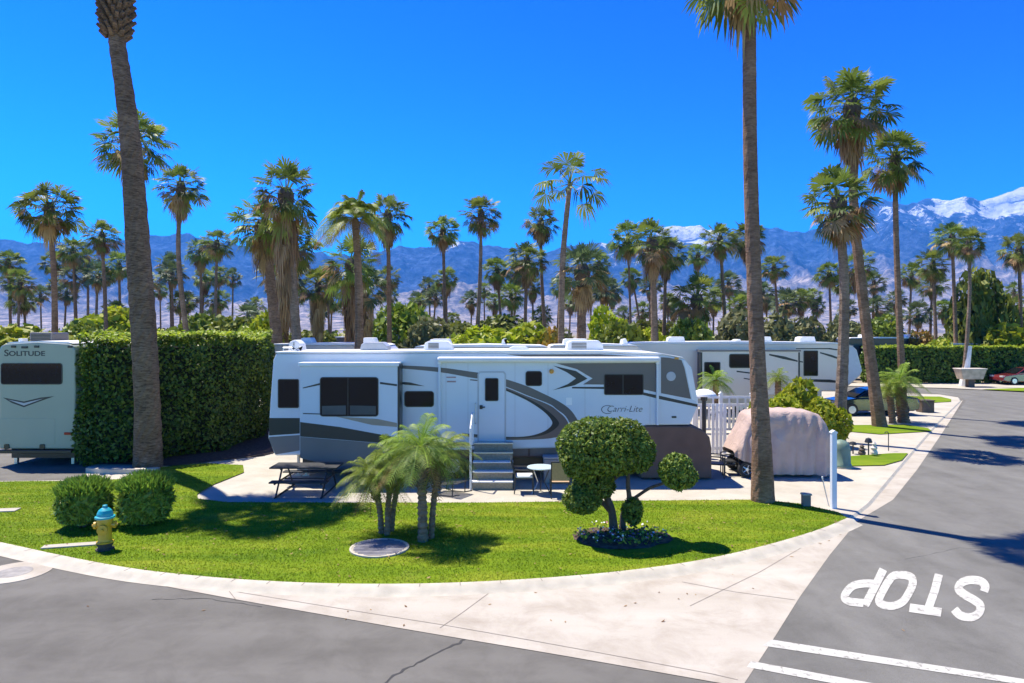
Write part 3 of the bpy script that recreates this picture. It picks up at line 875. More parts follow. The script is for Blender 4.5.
# ------------------------------------------------------------------ palms
P = fan_palm
P(134, 140, 34, 139, 'fan palm whose crown shows on both sides of the tall scarred trunk', 'm', r0=.25)
P(49, 206, 29, 54, 'tall fan palm rising behind the roof unit of the green-white trailer', 's', bend=3)
P(181, 184, 24, 196, 'slender curved fan palm just right of the tall scarred trunk', 'm', bend=-8)
P(102, 234, 18, 108, 'medium fan palm next left of the tall scarred trunk, before the far ridge', 's')
P(73, 249, 14, 77, 'slim fan palm in the middle of three, right of the tall left crown', 's')
P(88, 259, 12, 88, 'small fan palm squeezed between two taller slim ones near the left', 's')
P(119, 264, 14, 121, 'small fan palm touching the left edge of the scarred trunk', 's')
P(8, 260, 13, 12, 'fan palm with its crown cut near the left picture edge', 's')
P(20, 281, 14, 17, 'short fan palm with yellowish skirt near the left picture edge', 'm')
P(55, 262, 12, 57, 'small fan palm directly behind the tall left palm trunk', 's')
P(55, 284, 8, 56, 'tiny distant fan palm low behind the tall left palm trunk', 's')
P(106, 277, 8, 107, 'tiny distant fan palm under the medium one near the scarred trunk', 's')
P(170, 264, 12, 172, 'pale green fan palm right of the scarred trunk, below the curved palm', 's', 'blue')
P(201, 249, 15, 201, 'fan palm left of a pair right of the curved slender palm', 'm')
P(217, 242, 16, 214, 'taller fan palm right of the curved slender one, on a straight trunk', 's')
P(205, 276, 12, 199, 'short shaggy fan palm below the pair right of the curved one', 'm')
P(219, 274, 10, 218, 'small round fan palm under the straight-trunked taller one', 's')
P(233, 277, 9, 232, 'small distant fan palm left of the shaggy palm clump', 's', 'blue')
P(181, 301, 12, 179, 'low wide fan palm behind the clipped hedge, dark crown', 's')
P(160, 290, 8, 161, 'tiny low fan palm hugging the right edge of the scarred trunk', 's')
P(286, 192, 32, 301, 'tallest fan palm of the shaggy clump left of centre', 'l', r0=.3, sc=1.05)
P(264, 224, 30, 283, 'shaggy fan palm leaning left with tan hanging skirt, thick pale trunk', 'm', r0=.38)
P(292, 243, 26, 296, 'brown-skirted fan palm in the middle of the shaggy clump', 'm')
P(282, 270, 24, 268, 'low fan palm with pale dry fronds in front of the shaggy clump', 'l', 'blue')
P(318, 283, 20, 315, 'yellowing fan palm right of the shaggy clump, drooping', 'l')
P(355, 216, 37, 357, 'feather palm with airy arching fronds right of the shaggy clump', 'n', 'queen', r0=.24, bend=3)
P(352, 262, 28, 350, 'fan palm with long tan skirt below the airy feather palm', 'l', r0=.3)
P(366, 285, 22, 362, 'half-dead fan palm beside the long tan skirt, left of centre', 'l', 'blue')
P(388, 213, 23, 390, 'fan palm with split two-tier crown right of the airy feather palm', 'm')
P(388, 277, 13, 388, 'small fan palm at the foot of the two-tier crown palm', 'm')
P(332, 300, 11, 330, 'low dark fan palm between two long-skirted palms', 's')
P(443, 229, 17, 446, 'straight fan palm left of two before the left snow patch', 's')
P(481, 212, 20, 474, 'slender lone fan palm standing over the entry door of the trailer', 's', bend=2)
P(446, 277, 13, 447, 'short fan palm under the straight one near the left snow patch', 'm')
P(429, 286, 10, 431, 'small greyish fan palm left of the short one', 'm', 'blue')
P(420, 301, 9, 420, 'tiny low fan palm above the trailer roof left of the door', 's')
P(484, 289, 8, 485, 'tiny dark fan palm behind the slender lone trunk', 's')
P(497, 268, 15, 504, 'leaning fan palm with tan skirt right of the slender lone palm', 'm')
P(517, 271, 13, 512, 'smaller fan palm wedged against the brown-skirted one', 'm')
P(527, 258, 19, 524, 'brown-skirted fan palm left of the tall sparse palm', 'm')
P(541, 220, 17, 548, 'fan palm left of and just below the tall sparse crown', 'm', bend=-2)
P(570, 181, 30, 562, 'tallest centre palm with sparse tufts and curved dark trunk', 'n', 'sparse', r0=.22, bend=-4, sc=1.1)
P(582, 268, 29, 581, 'broad blue-green fan palm on a stout trunk below the sparse palm', 'm', 'blue', r0=.35)
P(560, 285, 11, 556, 'small fan palm behind the broad blue-green palm, to its left', 's')
P(612, 290, 12, 611, 'small brown fan palm right of the broad blue-green palm', 'm')
P(599, 262, 12, 604, 'small fan palm peeping over the right of the blue-green crown', 's')
P(628, 236, 19, 632, 'fan palm with thin dark trunk at the left of the dense central pair', 's', r0=.13)
P(652, 240, 25, 656, 'dense fan palm with broad brown skirt, centre right', 'm', r0=.3)
P(666, 252, 19, 663, 'skirted fan palm half hidden by the dense one, centre right', 'm')
P(632, 276, 11, 645, 'small skirted fan palm under the dense central pair', 'm')
P(698, 254, 13, 697, 'small fan palm above the bushy green round-topped palm', 's')
P(720, 238, 19, 728, 'fan palm just left of the tall bare trunk, before snowy peaks', 's')
P(748, 236, 18, 749, 'fan palm hidden half behind the tall bare trunk', 'm')
P(697, 297, 24, 697, 'bushy round-topped low fan palm with brown skirt, near the bare trunk', 'm', Y=62, r0=.4)
P(774, 266, 14, 781, 'slanting fan palm right of the tall bare trunk', 's')
P(766, 300, 10, 768, 'low dark fan palm right of the bare trunk, below the slanting one', 's')
P(786, 303, 10, 784, 'low dark fan palm in a row of three above the second trailer, middle one', 's')
P(803, 297, 10, 803, 'low dark fan palm in a row of three above the second trailer, right one', 's')
P(829, 272, 13, 832, 'yellow-green fan palm left of the leaning pair of trunks', 's')
P(858, 264, 18, 869, 'yellow-tinged fan palm behind the two crossing trunks on the right', 'm')
P(845, 283, 11, 849, 'small fan palm between the near trunks on the right', 'm')
P(874, 281, 11, 872, 'small dark fan palm right of the crossing trunks', 's', 'blue')
P(933, 263, 17, 937, 'shortest of three slim fan palms above the far hedge', 's')
P(952, 236, 18, 957, 'tallest of three slim fan palms above the far hedge', 's')
P(1019, 248, 18, 1022, 'fan palm with crown cut by the right picture edge', 's')
P(1014, 290, 9, 1015, 'small distant fan palm near the right picture edge', 's')
P(918, 313, 13, 917, 'low feathery palm behind the far hedge, left of the slim three', 's', 'blue')
P(896, 314, 9, 896, 'tiny distant palm right of the thin tall trunk', 's')
P(817, 306, 9, 816, 'tiny distant palm left of the near leaning trunk', 's')
P(742, 300, 10, 742, 'small low palm left of and behind the tall bare trunk', 'm', 'blue')
P(668, 300, 10, 668, 'small low palm under the dense central pair, right side', 's')
# nearer ones on the right with fixed distance
P(838, 200, 36, 838, 'ragged fan palm nearest the parked cart, left of three on the right', 's', Y=27.5, r0=.24, bend=6)
P(852, 104, 41, 880, 'tallest of three right-hand palms, trunk leaning left', 'm', Y=32.0, r0=.27, bend=-8)
P(895, 156, 30, 904, 'slim tall palm standing right of the leaning palm', 's', Y=37.0, r0=.19, bend=-2)
tp = P(969, 242, 16, 963, 'slim fan palm with whitewashed foot before the far hedge', 's', Y=56.5, r0=.17, bend=3)
mb = MB(); mb.tube([(0, 0, -.05), (.27, 0, 1.6), (.5, 0, 3.3)], [.32, .27, .22], M('whitewash', (.72, .70, .68), .8, .1, 4), 10); mb.build('painted_base', tp)


def near_palm(name, label, pts, widths, Y, cz, cr, seed, boots, mat, dead=True):
    """large trunk traced from its foot to its crown; crown above the picture"""
    base = G(*pts[0], ZL); t = thing(name, label, 'palm tree', (base[0], Y, ZL), 'tall palms in the front lawn')
    path = []
    rr = []
    for (px, py), wd in zip(pts, widths):
        x, z = W(px, py, Y); path.append((x - base[0], 0, z - ZL)); rr.append(wd * Y / F / 2)
    path[0] = (path[0][0], 0, -.15)
    P_ = smooth_line(path, 1 + int(110 / len(path))); q = np.linspace(0, 1, len(P_)); R2 = np.interp(q, np.linspace(0, 1, len(rr)), rr)
    rg = np.random.default_rng(seed); n = 22
    V, fs = [], []
    for i, p in enumerate(P_):
        for k in range(n):
            a = 2 * math.pi * k / n
            # leaf scars: overlapping diamond pattern, each row shifted by half a scar
            sc_ = ((i + (k % 2) * 1.5) % 3) / 3
            r = R2[i] * (1 + boots * (.5 - sc_) + rg.uniform(-.35, .35) * boots * .8)
            V.append((p[0] + r * math.cos(a), p[1] + r * math.sin(a), p[2] + rg.uniform(-.01, .01)))
    for i in range(len(P_) - 1):
        for k in range(n):
            fs.append((i * n + k, i * n + (k + 1) % n, (i + 1) * n + (k + 1) % n, (i + 1) * n + k))
    mb = MB(); mb.add(V, fs, mat); mb.build('trunk', t, smooth=False)
    top = path[-1]
    c = bpy.data.objects.new('crown', FAN[seed % 6]); COL.objects.link(c); c.parent = t; c.location = (top[0], 0, cz - ZL); c.scale = (cr,) * 3
    if dead:
        d = bpy.data.objects.new('dead_fronds', SK_S[seed % 3]); COL.objects.link(d); d.parent = t; d.location = (top[0], 0, cz - ZL + .1); d.scale = (cr * .85,) * 3
    return t, path


bark_n = barkmat('scarred_bark', (.075, .045, .028), (.29, .195, .125), 9, 1.)
bark_r = barkmat('ringed_bark', (.15, .085, .052), (.31, .195, .125), 6, 1.)
tL, pL = near_palm('fan_palm', 'thick scarred palm trunk rising past the clipped hedge out of the picture', [(148, 467), (147, 400), (143, 320), (138, 250), (132, 160), (125, 95), (117, 40), (116, 0), (116, -40)], [27, 23, 23, 22, 19, 17, 15, 15, 15], 22.3, 19.0, 2.3, 2, .11, bark_n, False)
mb = MB()   # stubs of cut leaf stalks under the crown
rg = random.Random(3)
for i in range(150):
    a = i * 2.39996; u = i / 150
    cx, cz_ = pL[6][0] + (-.03), pL[6][2] + .05 + u * 2.1
    r0_ = .26; d = Vector((math.cos(a), math.sin(a), .75)).normalized(); p0 = Vector((cx + math.cos(a) * r0_, math.sin(a) * r0_, cz_)); p1 = p0 + d * rg.uniform(.30, .44) * (.75 + .3 * math.sin(u * 3.1))
    mb.tube([p0, p1], [.10, .055], bark_n, 5)
mb.build('leaf_stubs', tL)
near_palm('fan_palm', 'tall bare palm trunk with its foot in the lawn before the covered cart', [(763, 502), (761.5, 440), (758, 370), (755, 300), (752, 220), (750, 140), (749.5, 70), (748.5, 10), (743, -58)], [24, 18.5, 15.5, 14.5, 14, 13.5, 13, 13, 12], 17.85, 14.35, 1.9, 3, .045, bark_r)

# the palms one can hardly tell apart along the foot of the mountains
rg = random.Random(77)
tiny = [(x_ + rg.uniform(-7, 7)) for x_ in range(8, 1020, 18)]
for k, cx_ in enumerate(tiny):
    Yt = rg.uniform(85, 140); hp = rg.uniform(6.5, 13.)
    fan_palm(cx_, HY - (hp - HC) / Yt * F, 10, cx_ + rg.uniform(-4, 4), 'tiny distant fan palm in the belt of palms at the foot of the mountains', rg.choice('ssm'), rg.choice(['fan', 'fan', 'blue']), Y=Yt, sc=1.15 * 1.6 / (10 * Yt / F), group='tiny distant palms at the foot of the mountains')

# ------------------------------------------------------------------ background bushes and trees
BUSH = {}
for nm, mat, n, s, asp in (('g', bush_g, 2600, .15, 1.6), ('d', bush_d, 3200, .14, 1.5), ('l', lime_l, 2200, .16, 1.7), ('s', bush_s, 2600, .12, 2.6), ('o', bush_o, 1800, .14, 1.5)):
    BUSH[nm] = [blob_mesh('foliage', 200 + i + 10 * ord(nm), n, (1, 1, 1), s, mat, 9, .55, .38, asp, .9, -.75) for i in range(2)]


def bush(px, top, half, kind, Y, label, name='bush', cat='bush', i=[0], group='bushes growing beyond the trailers'):
    i[0] += 1; k = i[0]
    x, zt = W(px, top, Y); rx = half * Y / F; zt = max(zt, .8); rz = max((zt - 0) / 1.72, .4)
    t = thing(name, label, cat, (x, Y, .0), group)
    o = bpy.data.objects.new('foliage', BUSH[kind][k % 2]); COL.objects.link(o); o.parent = t
    o.location = (0, 0, .75 * rz); o.scale = (rx * 1.05, rx * .9, rz); o.rotation_euler.z = k * 1.3
    mb = MB()
    for a in range(4):
        q = a * 1.6 + k; mb.tube([(0, 0, -.05), (.25 * rx * math.cos(q), .25 * rx * math.sin(q), .5 * rz), (.5 * rx * math.cos(q), .5 * rx * math.sin(q), 1.0 * rz)], [.09, .06, .03], bark_d, 6)
    mb.build('stem', t)
    return t


for a in ((30, 321, 34, 'l', 58, 'low lime-green bush behind the roof unit of the green-white trailer'),
          (84, 318, 18, 'g', 70, 'dark olive bush right of the tall left palm trunk'),
          (104, 303, 26, 'l', 74, 'large yellow-green bush left of the scarred trunk, feathery top'),
          (165, 323, 20, 'd', 72, 'dark rounded bush right of the scarred trunk above the hedge'),
          (205, 312, 22, 'g', 68, 'olive green bush above the hedge, behind the straight-trunked palm'),
          (238, 313, 24, 'd', 60, 'dark green dense bush left of the shaggy clump'),
          (262, 308, 17, 'l', 50, 'yellowish bush at the left foot of the shaggy clump'),
          (312, 325, 20, 'd', 64, 'dark bush between the shaggy clump and the long tan skirt'),
          (402, 302, 24, 'g', 66, 'bright bush at the foot of the two-tier crown palm'),
          (430, 316, 20, 's', 62, 'greyish bush left of the straight palm'),
          (462, 315, 24, 'd', 74, 'dark rounded bush behind the slender lone trunk'),
          (505, 311, 26, 'd', 78, 'wide dark bush behind the leaning tan-skirted palm'),
          (480, 323, 30, 'l', 52, 'low lime bush above the trailer door'),
          (526, 322, 26, 'l', 54, 'low bright bush right of the lone palm foot, along the roof line'),
          (560, 316, 15, 'o', 52, 'orange flowering bush above the trailer roof'),
          (606, 308, 18, 'l', 53, 'bright lime bush right of the stout blue-green palm'),
          (622, 320, 20, 'g', 50, 'olive bush by the thin dark trunk'),
          (652, 316, 26, 'd', 70, 'dark bush under the dense central pair'),
          (660, 325, 22, 'l', 50, 'low yellow-green bush left of the bushy round-topped palm'),
          (738, 311, 26, 's', 54, 'large sage-grey bush left of the bare trunk'),
          (775, 314, 22, 's', 58, 'grey-green feathery bush right of the bare trunk'),
          (806, 316, 20, 's', 62, 'grey-green bush above the end of the second trailer'),
          (690, 318, 20, 'g', 48, 'green bush in front of the bushy round-topped palm'),
          (925, 326, 12, 'o', 64, 'orange-yellow bush behind the far hedge'),
          (940, 333, 12, 'l', 62, 'small lime bush just above the far hedge'),
          (1010, 322, 22, 'l', 63, 'bright green bush above the far hedge at the right edge'),
          (1018, 305, 18, 'g', 75, 'green tree at the right edge behind the bright bush'),
          (880, 312, 18, 'g', 76, 'olive bush between the leaning trunk and the slim tall one'),
          (845, 314, 16, 's', 74, 'grey-green bush between the near trunks on the right')):
    a = (a[0], a[1] + 9, a[2] * 1.4, *a[3:]); bush(*a)
t_ = bush(980, 278, 29, 'd', 68, 'big dark green leafy tree behind the far hedge', 'leafy_tree', 'tree')
# far off, the wood of palms and trees reads as one mass
rgn = np.random.default_rng(9)
Vs, Fs, off, mis = [], [], 0, []
for i in range(190):
    Y = rgn.uniform(95, 190); X = rgn.uniform(-.95, .95) * Y; hh = rgn.uniform(2.5, 5.0); rx = rgn.uniform(2., 4.5)
    Pp, d = blob_points(rgn, 330, (rx, rx, hh * .55), 6, .5, .35)
    Pp = Pp + [X, Y, hh * .45]; Pp[:, 2] = np.maximum(Pp[:, 2], 0)
    V, Fc = leaf_cards(rgn, Pp, d, .55, 1.5, .9)
    Vs.append(V); Fs.append(Fc + off); off += len(V); mis += [[0, 1, 1, 2, 1, 3][i % 6]] * len(Fc)
tag(raw('distant_trees', np.concatenate(Vs), np.concatenate(Fs), [bush_s, bush_g, bush_d, lime_l], mis), kind='stuff')
# ------------------------------------------------------------------ lettering
def lettering(name, text, size, mat, parent, x, y, z, shear=0., sx=1., bold=0., face='-y', depth=.003, space=1.):
    cu = bpy.data.curves.new('letter_curve', 'FONT'); cu.body = text; cu.size = size; cu.shear = shear; cu.extrude = depth; cu.align_x = 'CENTER'; cu.offset = bold; cu.space_character = space
    tmp = bpy.data.objects.new('letter_curve', cu)
    me = bpy.data.meshes.new_from_object(tmp); bpy.data.objects.remove(tmp); bpy.data.curves.remove(cu)
    me.name = name; me.materials.clear(); me.materials.append(mat)
    for v in me.vertices:
        a, b, c = v.co; v.co = (a * sx, -c, b)
    o = bpy.data.objects.new(name, me); COL.objects.link(o); o.parent = parent; o.location = (x, y, z)
    return o


def window(parent, x0, x1, z0, z1, y, r=.07, name='window', split=None, bar=.025, frame=blackp):
    """frame ring standing proud of the wall with a pane inside; faces -y"""
    mb = MB(); a = rrect(x0, x1, z0, z1, r); b = rrect(x0 + bar, x1 - bar, z0 + bar, z1 - bar, max(r - bar, .01)); n = len(a)
    vs = [(p[0], y - .018, p[1]) for p in a] + [(p[0], y - .018, p[1]) for p in b] + [(p[0], y + .01, p[1]) for p in a] + [(p[0], y + .01, p[1]) for p in b]
    fs = []
    for i in range(n):
        j = (i + 1) % n
        fs += [(i, j, n + j, n + i), (i, 2 * n + i, 2 * n + j, j), (n + i, n + j, 3 * n + j, 3 * n + i)]
    mb.add(vs, fs, frame)
    if split:
        for s in split:
            mb.box(s - .012, s + .012, y - .016, y + .005, z0 + bar, z1 - bar, frame)
    w_ = mb.build(name, parent)
    mb = MB(); mb.prism(rrect(x0 + bar, x1 - bar, z0 + bar, z1 - bar, max(r - bar, .01)), y - .008, y + .01, glass); mb.build('pane', w_)
    return w_


# ------------------------------------------------------------------ the main trailer
YB = 20.5; YS = 19.95
rv = thing('travel_trailer', 'long white and taupe fifth wheel trailer with swooping stripes, parked behind the lawn', 'trailer', (0, YB + 1.2, ZP))
OFF = Vector((0, -(YB + 1.2), -ZP))
def T(px, py, Y=YB): return W(px, py, Y)
def tp_(pts, Y=YB): return [W(a, b, Y) for a, b in pts]
class RB(MB):      # everything of the trailer is written in world metres and shifted under its Empty
    def build(s, name, parent=None, **k):
        if parent is rv:
            s.v = [(a + OFF.x, b + OFF.y, c + OFF.z) for a, b, c in s.v]
        else:
            s.v = [(a + OFF.x, b + OFF.y, c + OFF.z) for a, b, c in s.v]
        return MB.build(s, name, parent, **k)
mb = RB()
mb.prism(tp_([(276, 353.5), (480, 352.5), (560, 352), (620, 353), (668, 355), (684, 358.5), (692, 368), (698.5, 405), (690, 425), (645, 425.5), (640, 447), (560, 448), (400, 452), (275, 456), (268, 438), (270, 402), (273, 360)]), YB, YB + 2.45, gel)
mb.build('body', rv, bevel=.05, seg=3)
mb = RB()
mb.prism(tp_([(277, 353.4), (275, 351.6), (480, 350.3), (600, 350.6), (660, 353), (682, 357), (684, 358.8), (668, 355.4), (620, 353.3), (480, 352.6)]), YB - .03, YB + 2.48, gel_roof)
mb.build('roof', rv, bevel=.02)
# roof fittings
def roof_unit(px0, px1, ztop, y0, y1, name, m=gel_roof, louv=True):
    zr = 3.93; x0 = (px0 - 512) / F * (YB + 1); x1 = (px1 - 512) / F * (YB + 1)
    b = RB(); b.prism([(x0, zr), (x0 + .05, ztop - .06), (x0 + .18, ztop), (x1 - .14, ztop), (x1, ztop - .12), (x1 + .03, zr)], y0, y1, m)
    o = b.build(name, rv, bevel=.03)
    if louv:
        b = RB()
        for k in range(4):
            zz = zr + .06 + k * (ztop - zr - .12) / 4
            b.box(x0 + .16, x0 + (x1 - x0) * .55, y0 - .012, y0 + .02, zz, zz + .03, greyp)
        b.build('louvre', o)
    return o
roof_unit(289, 301, 4.25, YB + .9, YB + 1.5, 'vent_cover')
roof_unit(361, 388, 4.18, YB + .8, YB + 1.5, 'vent_cover', silver, False)
roof_unit(424, 452, 4.22, YB + .8, YB + 1.5, 'air_conditioner')
roof_unit(566, 602, 4.24, YB + .8, YB + 1.5, 'air_conditioner')
roof_unit(300, 306, 4.05, YB + .2, YB + .5, 'vent_cover', gel_roof, False)
roof_unit(508, 530, 4.06, YB + .8, YB + 1.3, 'skylight', gel_roof, False)
mb = RB()
x0, _ = T(280, 350); x1, _ = T(289, 350)
mb.tube([(x0, YB + .3, 3.92), (x0, YB + .3, 4.02), (x1, YB + .3, 4.02), (x1, YB + .3, 3.92)], .02, alu, 6); mb.build('rear_rail', rv)
# underbody
mb = RB()
x0, z0 = T(440, 447); x1, z1 = T(562, 459)
mb.box(T(300, 0)[0], T(645, 0)[0], YB + .25, YB + 2.2, .42, 1.12, blackp)
mb.build('chassis', rv)
mb = RB(); mb.prism(tp_([(395, 446), (562, 446), (562, 457), (395, 460)]), YB + .05, YB + .10, canvas_b); mb.build('storage_panel', rv, bevel=.01)
for a, b in ((478, 528), (530, 560)):
    mb = RB(); mb.prism(tp_([(a, 447.5), (b, 447.5), (b, 456), (a, 456)]), YB + .03, YB + .05, M('brown_panel', (.17, .12, .10), .5, .1)); mb.build('locker_door', rv)
for px in (430, 452):
    w_ = None
    for yy in (YB + .12, YB + 2.05):
        c = T(px, 0)[0]
        b = RB(); b.lathe([(.20, 0), (.40, 0), (.42, .04), (.42, .22), (.40, .26), (.2, .26)], rubber, (c, yy, .48), 24, 'y'); w_ = b.build('wheel', rv)
        b = RB(); b.lathe([(.05, -.01), (.24, -.005), (.25, .05), (.05, .06)], alu, (c, yy, .48), 18, 'y'); b.build('rim', w_)
for px in (292, 300):
    x = T(px, 0)[0]; mb = RB(); mb.box(x - .035, x + .035, YB + .6, YB + .68, ZP, .85, cream); mb.box(x - .10, x + .10, YB + .54, YB + .74, ZP, ZP + .03, alu); mb.build('stabiliser_leg', rv)
# skirt round the hitch
mb = RB()
sk = tp_([(640, 425.5), (690, 425.8), (702, 429.5), (709.5, 437), (711.5, 448), (711.5, 478.2), (640, 478.2)])
mb.prism(sk, YB - .05, YB + 2.4, canvas_b); mb.build('hitch_skirt', rv, bevel=.06, seg=3)
# slide-out with its own roof awning
sl = RB(); sl.prism(tp_([(300, 366), (397.5, 366), (397.5, 466), (330, 466), (300, 458)], YS), YS, YB + .2, gel); slide = sl.build('slide_out', rv, bevel=.02)
b = RB(); b.prism(tp_([(298.5, 362.5), (399, 362.5), (399, 366.2), (298.5, 366.2)], YS), YS - .05, YB + .1, gel_roof); b.build('slide_roof', slide, bevel=.015)
b = RB(); b.prism(tp_([(397.6, 364), (399.6, 364), (399.6, 440), (397.6, 440)], YS), YS + .02, YB + .02, blackp); b.build('rubber_seal', slide)
b = RB()
for pts in ([(300.2, 422), (340, 427), (397.3, 437.5), (397.3, 444.5), (345, 440), (300.2, 436.5)], [(380, 382), (397, 384.2), (397, 386.2), (380, 384)], [(303, 387.5), (320, 383), (320, 385), (303, 388.5)], [(303, 413), (320, 413.5), (320, 414.5), (303, 414)]):
    b.prism(tp_(pts, YS), YS - .004, YS + .01, blackp)
b.prism(tp_([(336, 416.5), (378, 419), (397, 423), (397, 427), (372, 425)], YS), YS - .004, YS + .01, tan_s)
b.prism(tp_([(300.2, 436.8), (345, 440.3), (397.3, 444.8), (397.3, 465.8), (330, 465.8), (300.2, 457.8)], YS), YS - .003, YS + .01, greyp)
b.build('stripe_decal', slide)
x0, z1 = T(320, 377, YS); x1, z0 = T(378.5, 416.5, YS); bw_ = window(slide, x0 + OFF.x, x1 + OFF.x, z0 + OFF.z, z1 + OFF.z, YS + OFF.y, .09, split=[T(348, 0, YS)[0]])
b = RB(); b.prism(tp_([(322, 406), (346, 405.4), (346, 414.6), (322, 414.6)], YS), YS - .010, YS, M('pane_reflection', (.075, .072, .07), .5, .2, 2)); b.prism(tp_([(350, 405.4), (376, 406), (376, 414.6), (350, 414.6)], YS), YS - .010, YS, M('pane_reflection', (.06, .058, .056), .5, .2, 2)); b.build('pane_reflection', bw_)  # grey panels paint a reflection on the lower window glass
def win(px0, py0, px1, py1, r=.07, split=None, parent=None, name='window'):
    x0, z1 = T(px0, py0); x1, z0 = T(px1, py1)
    return window(parent or rv, x0, x1, z0 + OFF.z, z1 + OFF.z, YB + OFF.y, r, name, [T(s, 0)[0] for s in split] if split else None)
win(278, 379, 299, 408, .05)
win(404.5, 391, 434, 407, .09)
win(525.5, 371, 542, 386, .08)
win(604, 374, 643.5, 395, .05, [623])
# door
mb = RB(); ring = tp_([(477.5, 442), (477.5, 374), (479.5, 371.2), (504, 371.2), (506, 374), (506, 442)]); inner = tp_([(479, 441), (479, 374.6), (480.5, 372.7), (503, 372.7), (504.5, 374.6), (504.5, 441)])
mb.prism(ring, YB - .012, YB + .02, silver); door = mb.build('door', rv)
mb = RB(); mb.prism(inner, YB - .02, YB - .011, gel); mb.build('door_leaf', door)
x0, z1 = T(485, 378); x1, z0 = T(498.5, 401); w_ = window(door, x0, x1, z0 + OFF.z, z1 + OFF.z, YB - .021 + OFF.y, .05)
mb = RB(); x, z = T(481, 407); mb.box(x - .04, x + .05, YB - .05, YB - .02, z - .06, z + .06, blackp); mb.box(x, x + .12, YB - .07, YB - .05, z - .02, z + .02, blackp); mb.build('handle', door, bevel=.008)
mb = RB(); x, z = T(475.5, 407); mb.tube([(x, YB, z + .12), (x, YB - .09, z + .1), (x, YB - .09, z - .45), (x, YB, z - .5)], .014, alu, 6); mb.build('grab_handle', rv)
# awning: roll, two arms
mb = RB(); xa, za = T(437.5, 359.5, YB - .12); xb, zb = T(660, 359.0, YB - .12)
mb.lathe([(.055, 0), (.085, .05), (.085, xb - xa - .05), (.055, xb - xa)], gel_roof, (xa, YB - .12, za), 14, 'x')
aw = mb.build('awning', rv, smooth=False)
for px in (439.5, 657.5):
    b = RB(); x0, z0 = T(px, 362, YB - .06); _, z1 = T(px, 425, YB - .06)
    b.box(x0 - .035, x0 + .035, YB - .10, YB + .0, z1, z0, gel); b.box(x0 - .05, x0 + .05, YB - .14, YB - .01, z0 - .06, z0 + .1, gel_roof); b.build('awning_arm', aw, bevel=.008)
# painted swoops
cz = lambda pts: [(470 + x / 6.2, 340 + y / 6.2) for x, y in pts]
def decal(name, polys, mat, lift):
    for p in polys:
        m_ = RB(); m_.prism(tp_(p), YB - lift, YB + .01, mat); m_.build(name, rv)
top = smooth_line([(399, 365.2), (440, 367.5), (470, 371.5), (486, 374), (507, 379.5), (526.5, 386), (542.5, 393.2), (558.7, 401.3), (570, 409.4), (577, 419), (580.5, 427)], 4)
low = smooth_line([(573.5, 427.5), (571, 425.3), (565.5, 416), (557, 409.4), (550.6, 404.5), (539.5, 400), (526.5, 395), (507, 387), (486, 380), (470, 377.5), (440, 372.2), (399, 368.2)], 4)
decal('taupe_swoop', [top + low], taupe, .004)
o1 = smooth_line(cz([(0, 243), (90, 254), (230, 297), (350, 347), (430, 377), (500, 408), (540, 437), (585, 477), (613, 525), (608, 565), (580, 590), (500, 609), (380, 617), (200, 619), (0, 600), (-50, 592)]), 3)
i1 = smooth_line(cz([(-50, 577), (0, 582), (200, 599), (330, 599), (430, 581), (500, 556), (547, 520), (532, 490), (490, 450), (430, 403), (350, 360), (230, 308), (90, 262), (0, 250)]), 3)
decal('inner_swoop', [o1 + i1], M('brown_paint', (.135, .10, .09), .35, .06, coat=.3), .005)
o2 = smooth_line(cz([(170, 286), (250, 314), (350, 358), (430, 401), (500, 453), (545, 500), (548, 530), (500, 570), (430, 595), (330, 607), (200, 607), (0, 588)]), 3)
i2 = smooth_line(cz([(0, 581), (200, 600), (330, 600), (420, 582), (480, 554), (510, 520), (500, 490), (470, 455), (420, 416), (350, 373), (250, 326), (170, 293)]), 3)
decal('black_swoop', [o2 + i2], blackp, .007)
decal('upper_band', [[(556, 363.3), (656, 362.8), (656, 392.2), (644, 389.6), (605, 384.6), (583, 384.4), (592.5, 378.4), (577, 369.2)], [(661, 357.2), (668, 357.6), (681.5, 360), (684.5, 368), (691, 399), (661, 393.2)], [(506, 354.4), (600, 354.2), (652, 357.3), (530, 357.3)]], taupe, .004)
decal('chevron', [[(553, 365.6), (576, 371), (587.5, 378.6), (575, 385.2), (553, 390.2), (568, 384), (576, 378.4), (567, 372.4)], [(572, 386.9), (604, 386.9), (604, 389), (572, 388.4)], [(643, 392.3), (660, 395.8), (697.4, 404.3), (697.6, 407), (660, 399.2), (643, 395)], [(399.7, 381.6), (410, 382.4), (425, 386.2), (408, 385), (399.7, 384)]], blackp, .005)
decal('rear_band', [[(269, 418), (299.8, 418), (299.8, 433.5), (269, 435.5)]], blackp, .004)
decal('lower_band', [[(269, 437), (299.8, 435), (299.8, 450.5), (275.5, 454.5), (269.2, 440)], [(400, 440.5), (476, 443.5), (476, 446), (400, 446)]], greyp, .003)
decal('nose_strip', [[(683, 359.8), (686, 361), (692, 370), (697.8, 402), (692.2, 399.5), (685.5, 368)]], gel_roof, .003)
mb = RB()
for p in ([(446.5, 376.6), (456, 376.6), (456, 378), (446.5, 378)], [(447, 380.8), (456, 380.8), (456, 382.3), (447, 382.3)]):
    mb.prism(tp_(p), YB - .006, YB + .01, M('emblem_rose', (.35, .22, .22), .4))
mb.build('emblem', rv)
mb = RB(); x, z = T(671, 376.3); mb.lathe([(.14, .01), (.14, -.012), (.11, -.016), (.05, -.012)], silver, (x, YB, z), 24, 'y'); mb.build('round_emblem', rv)
mb = RB(); x, z = T(551.5, 371.3); mb.lathe([(.075, .01), (.07, -.05), (.03, -.07)], orange_lens, (x, YB, z), 14, 'y'); mb.build('porch_light', rv)
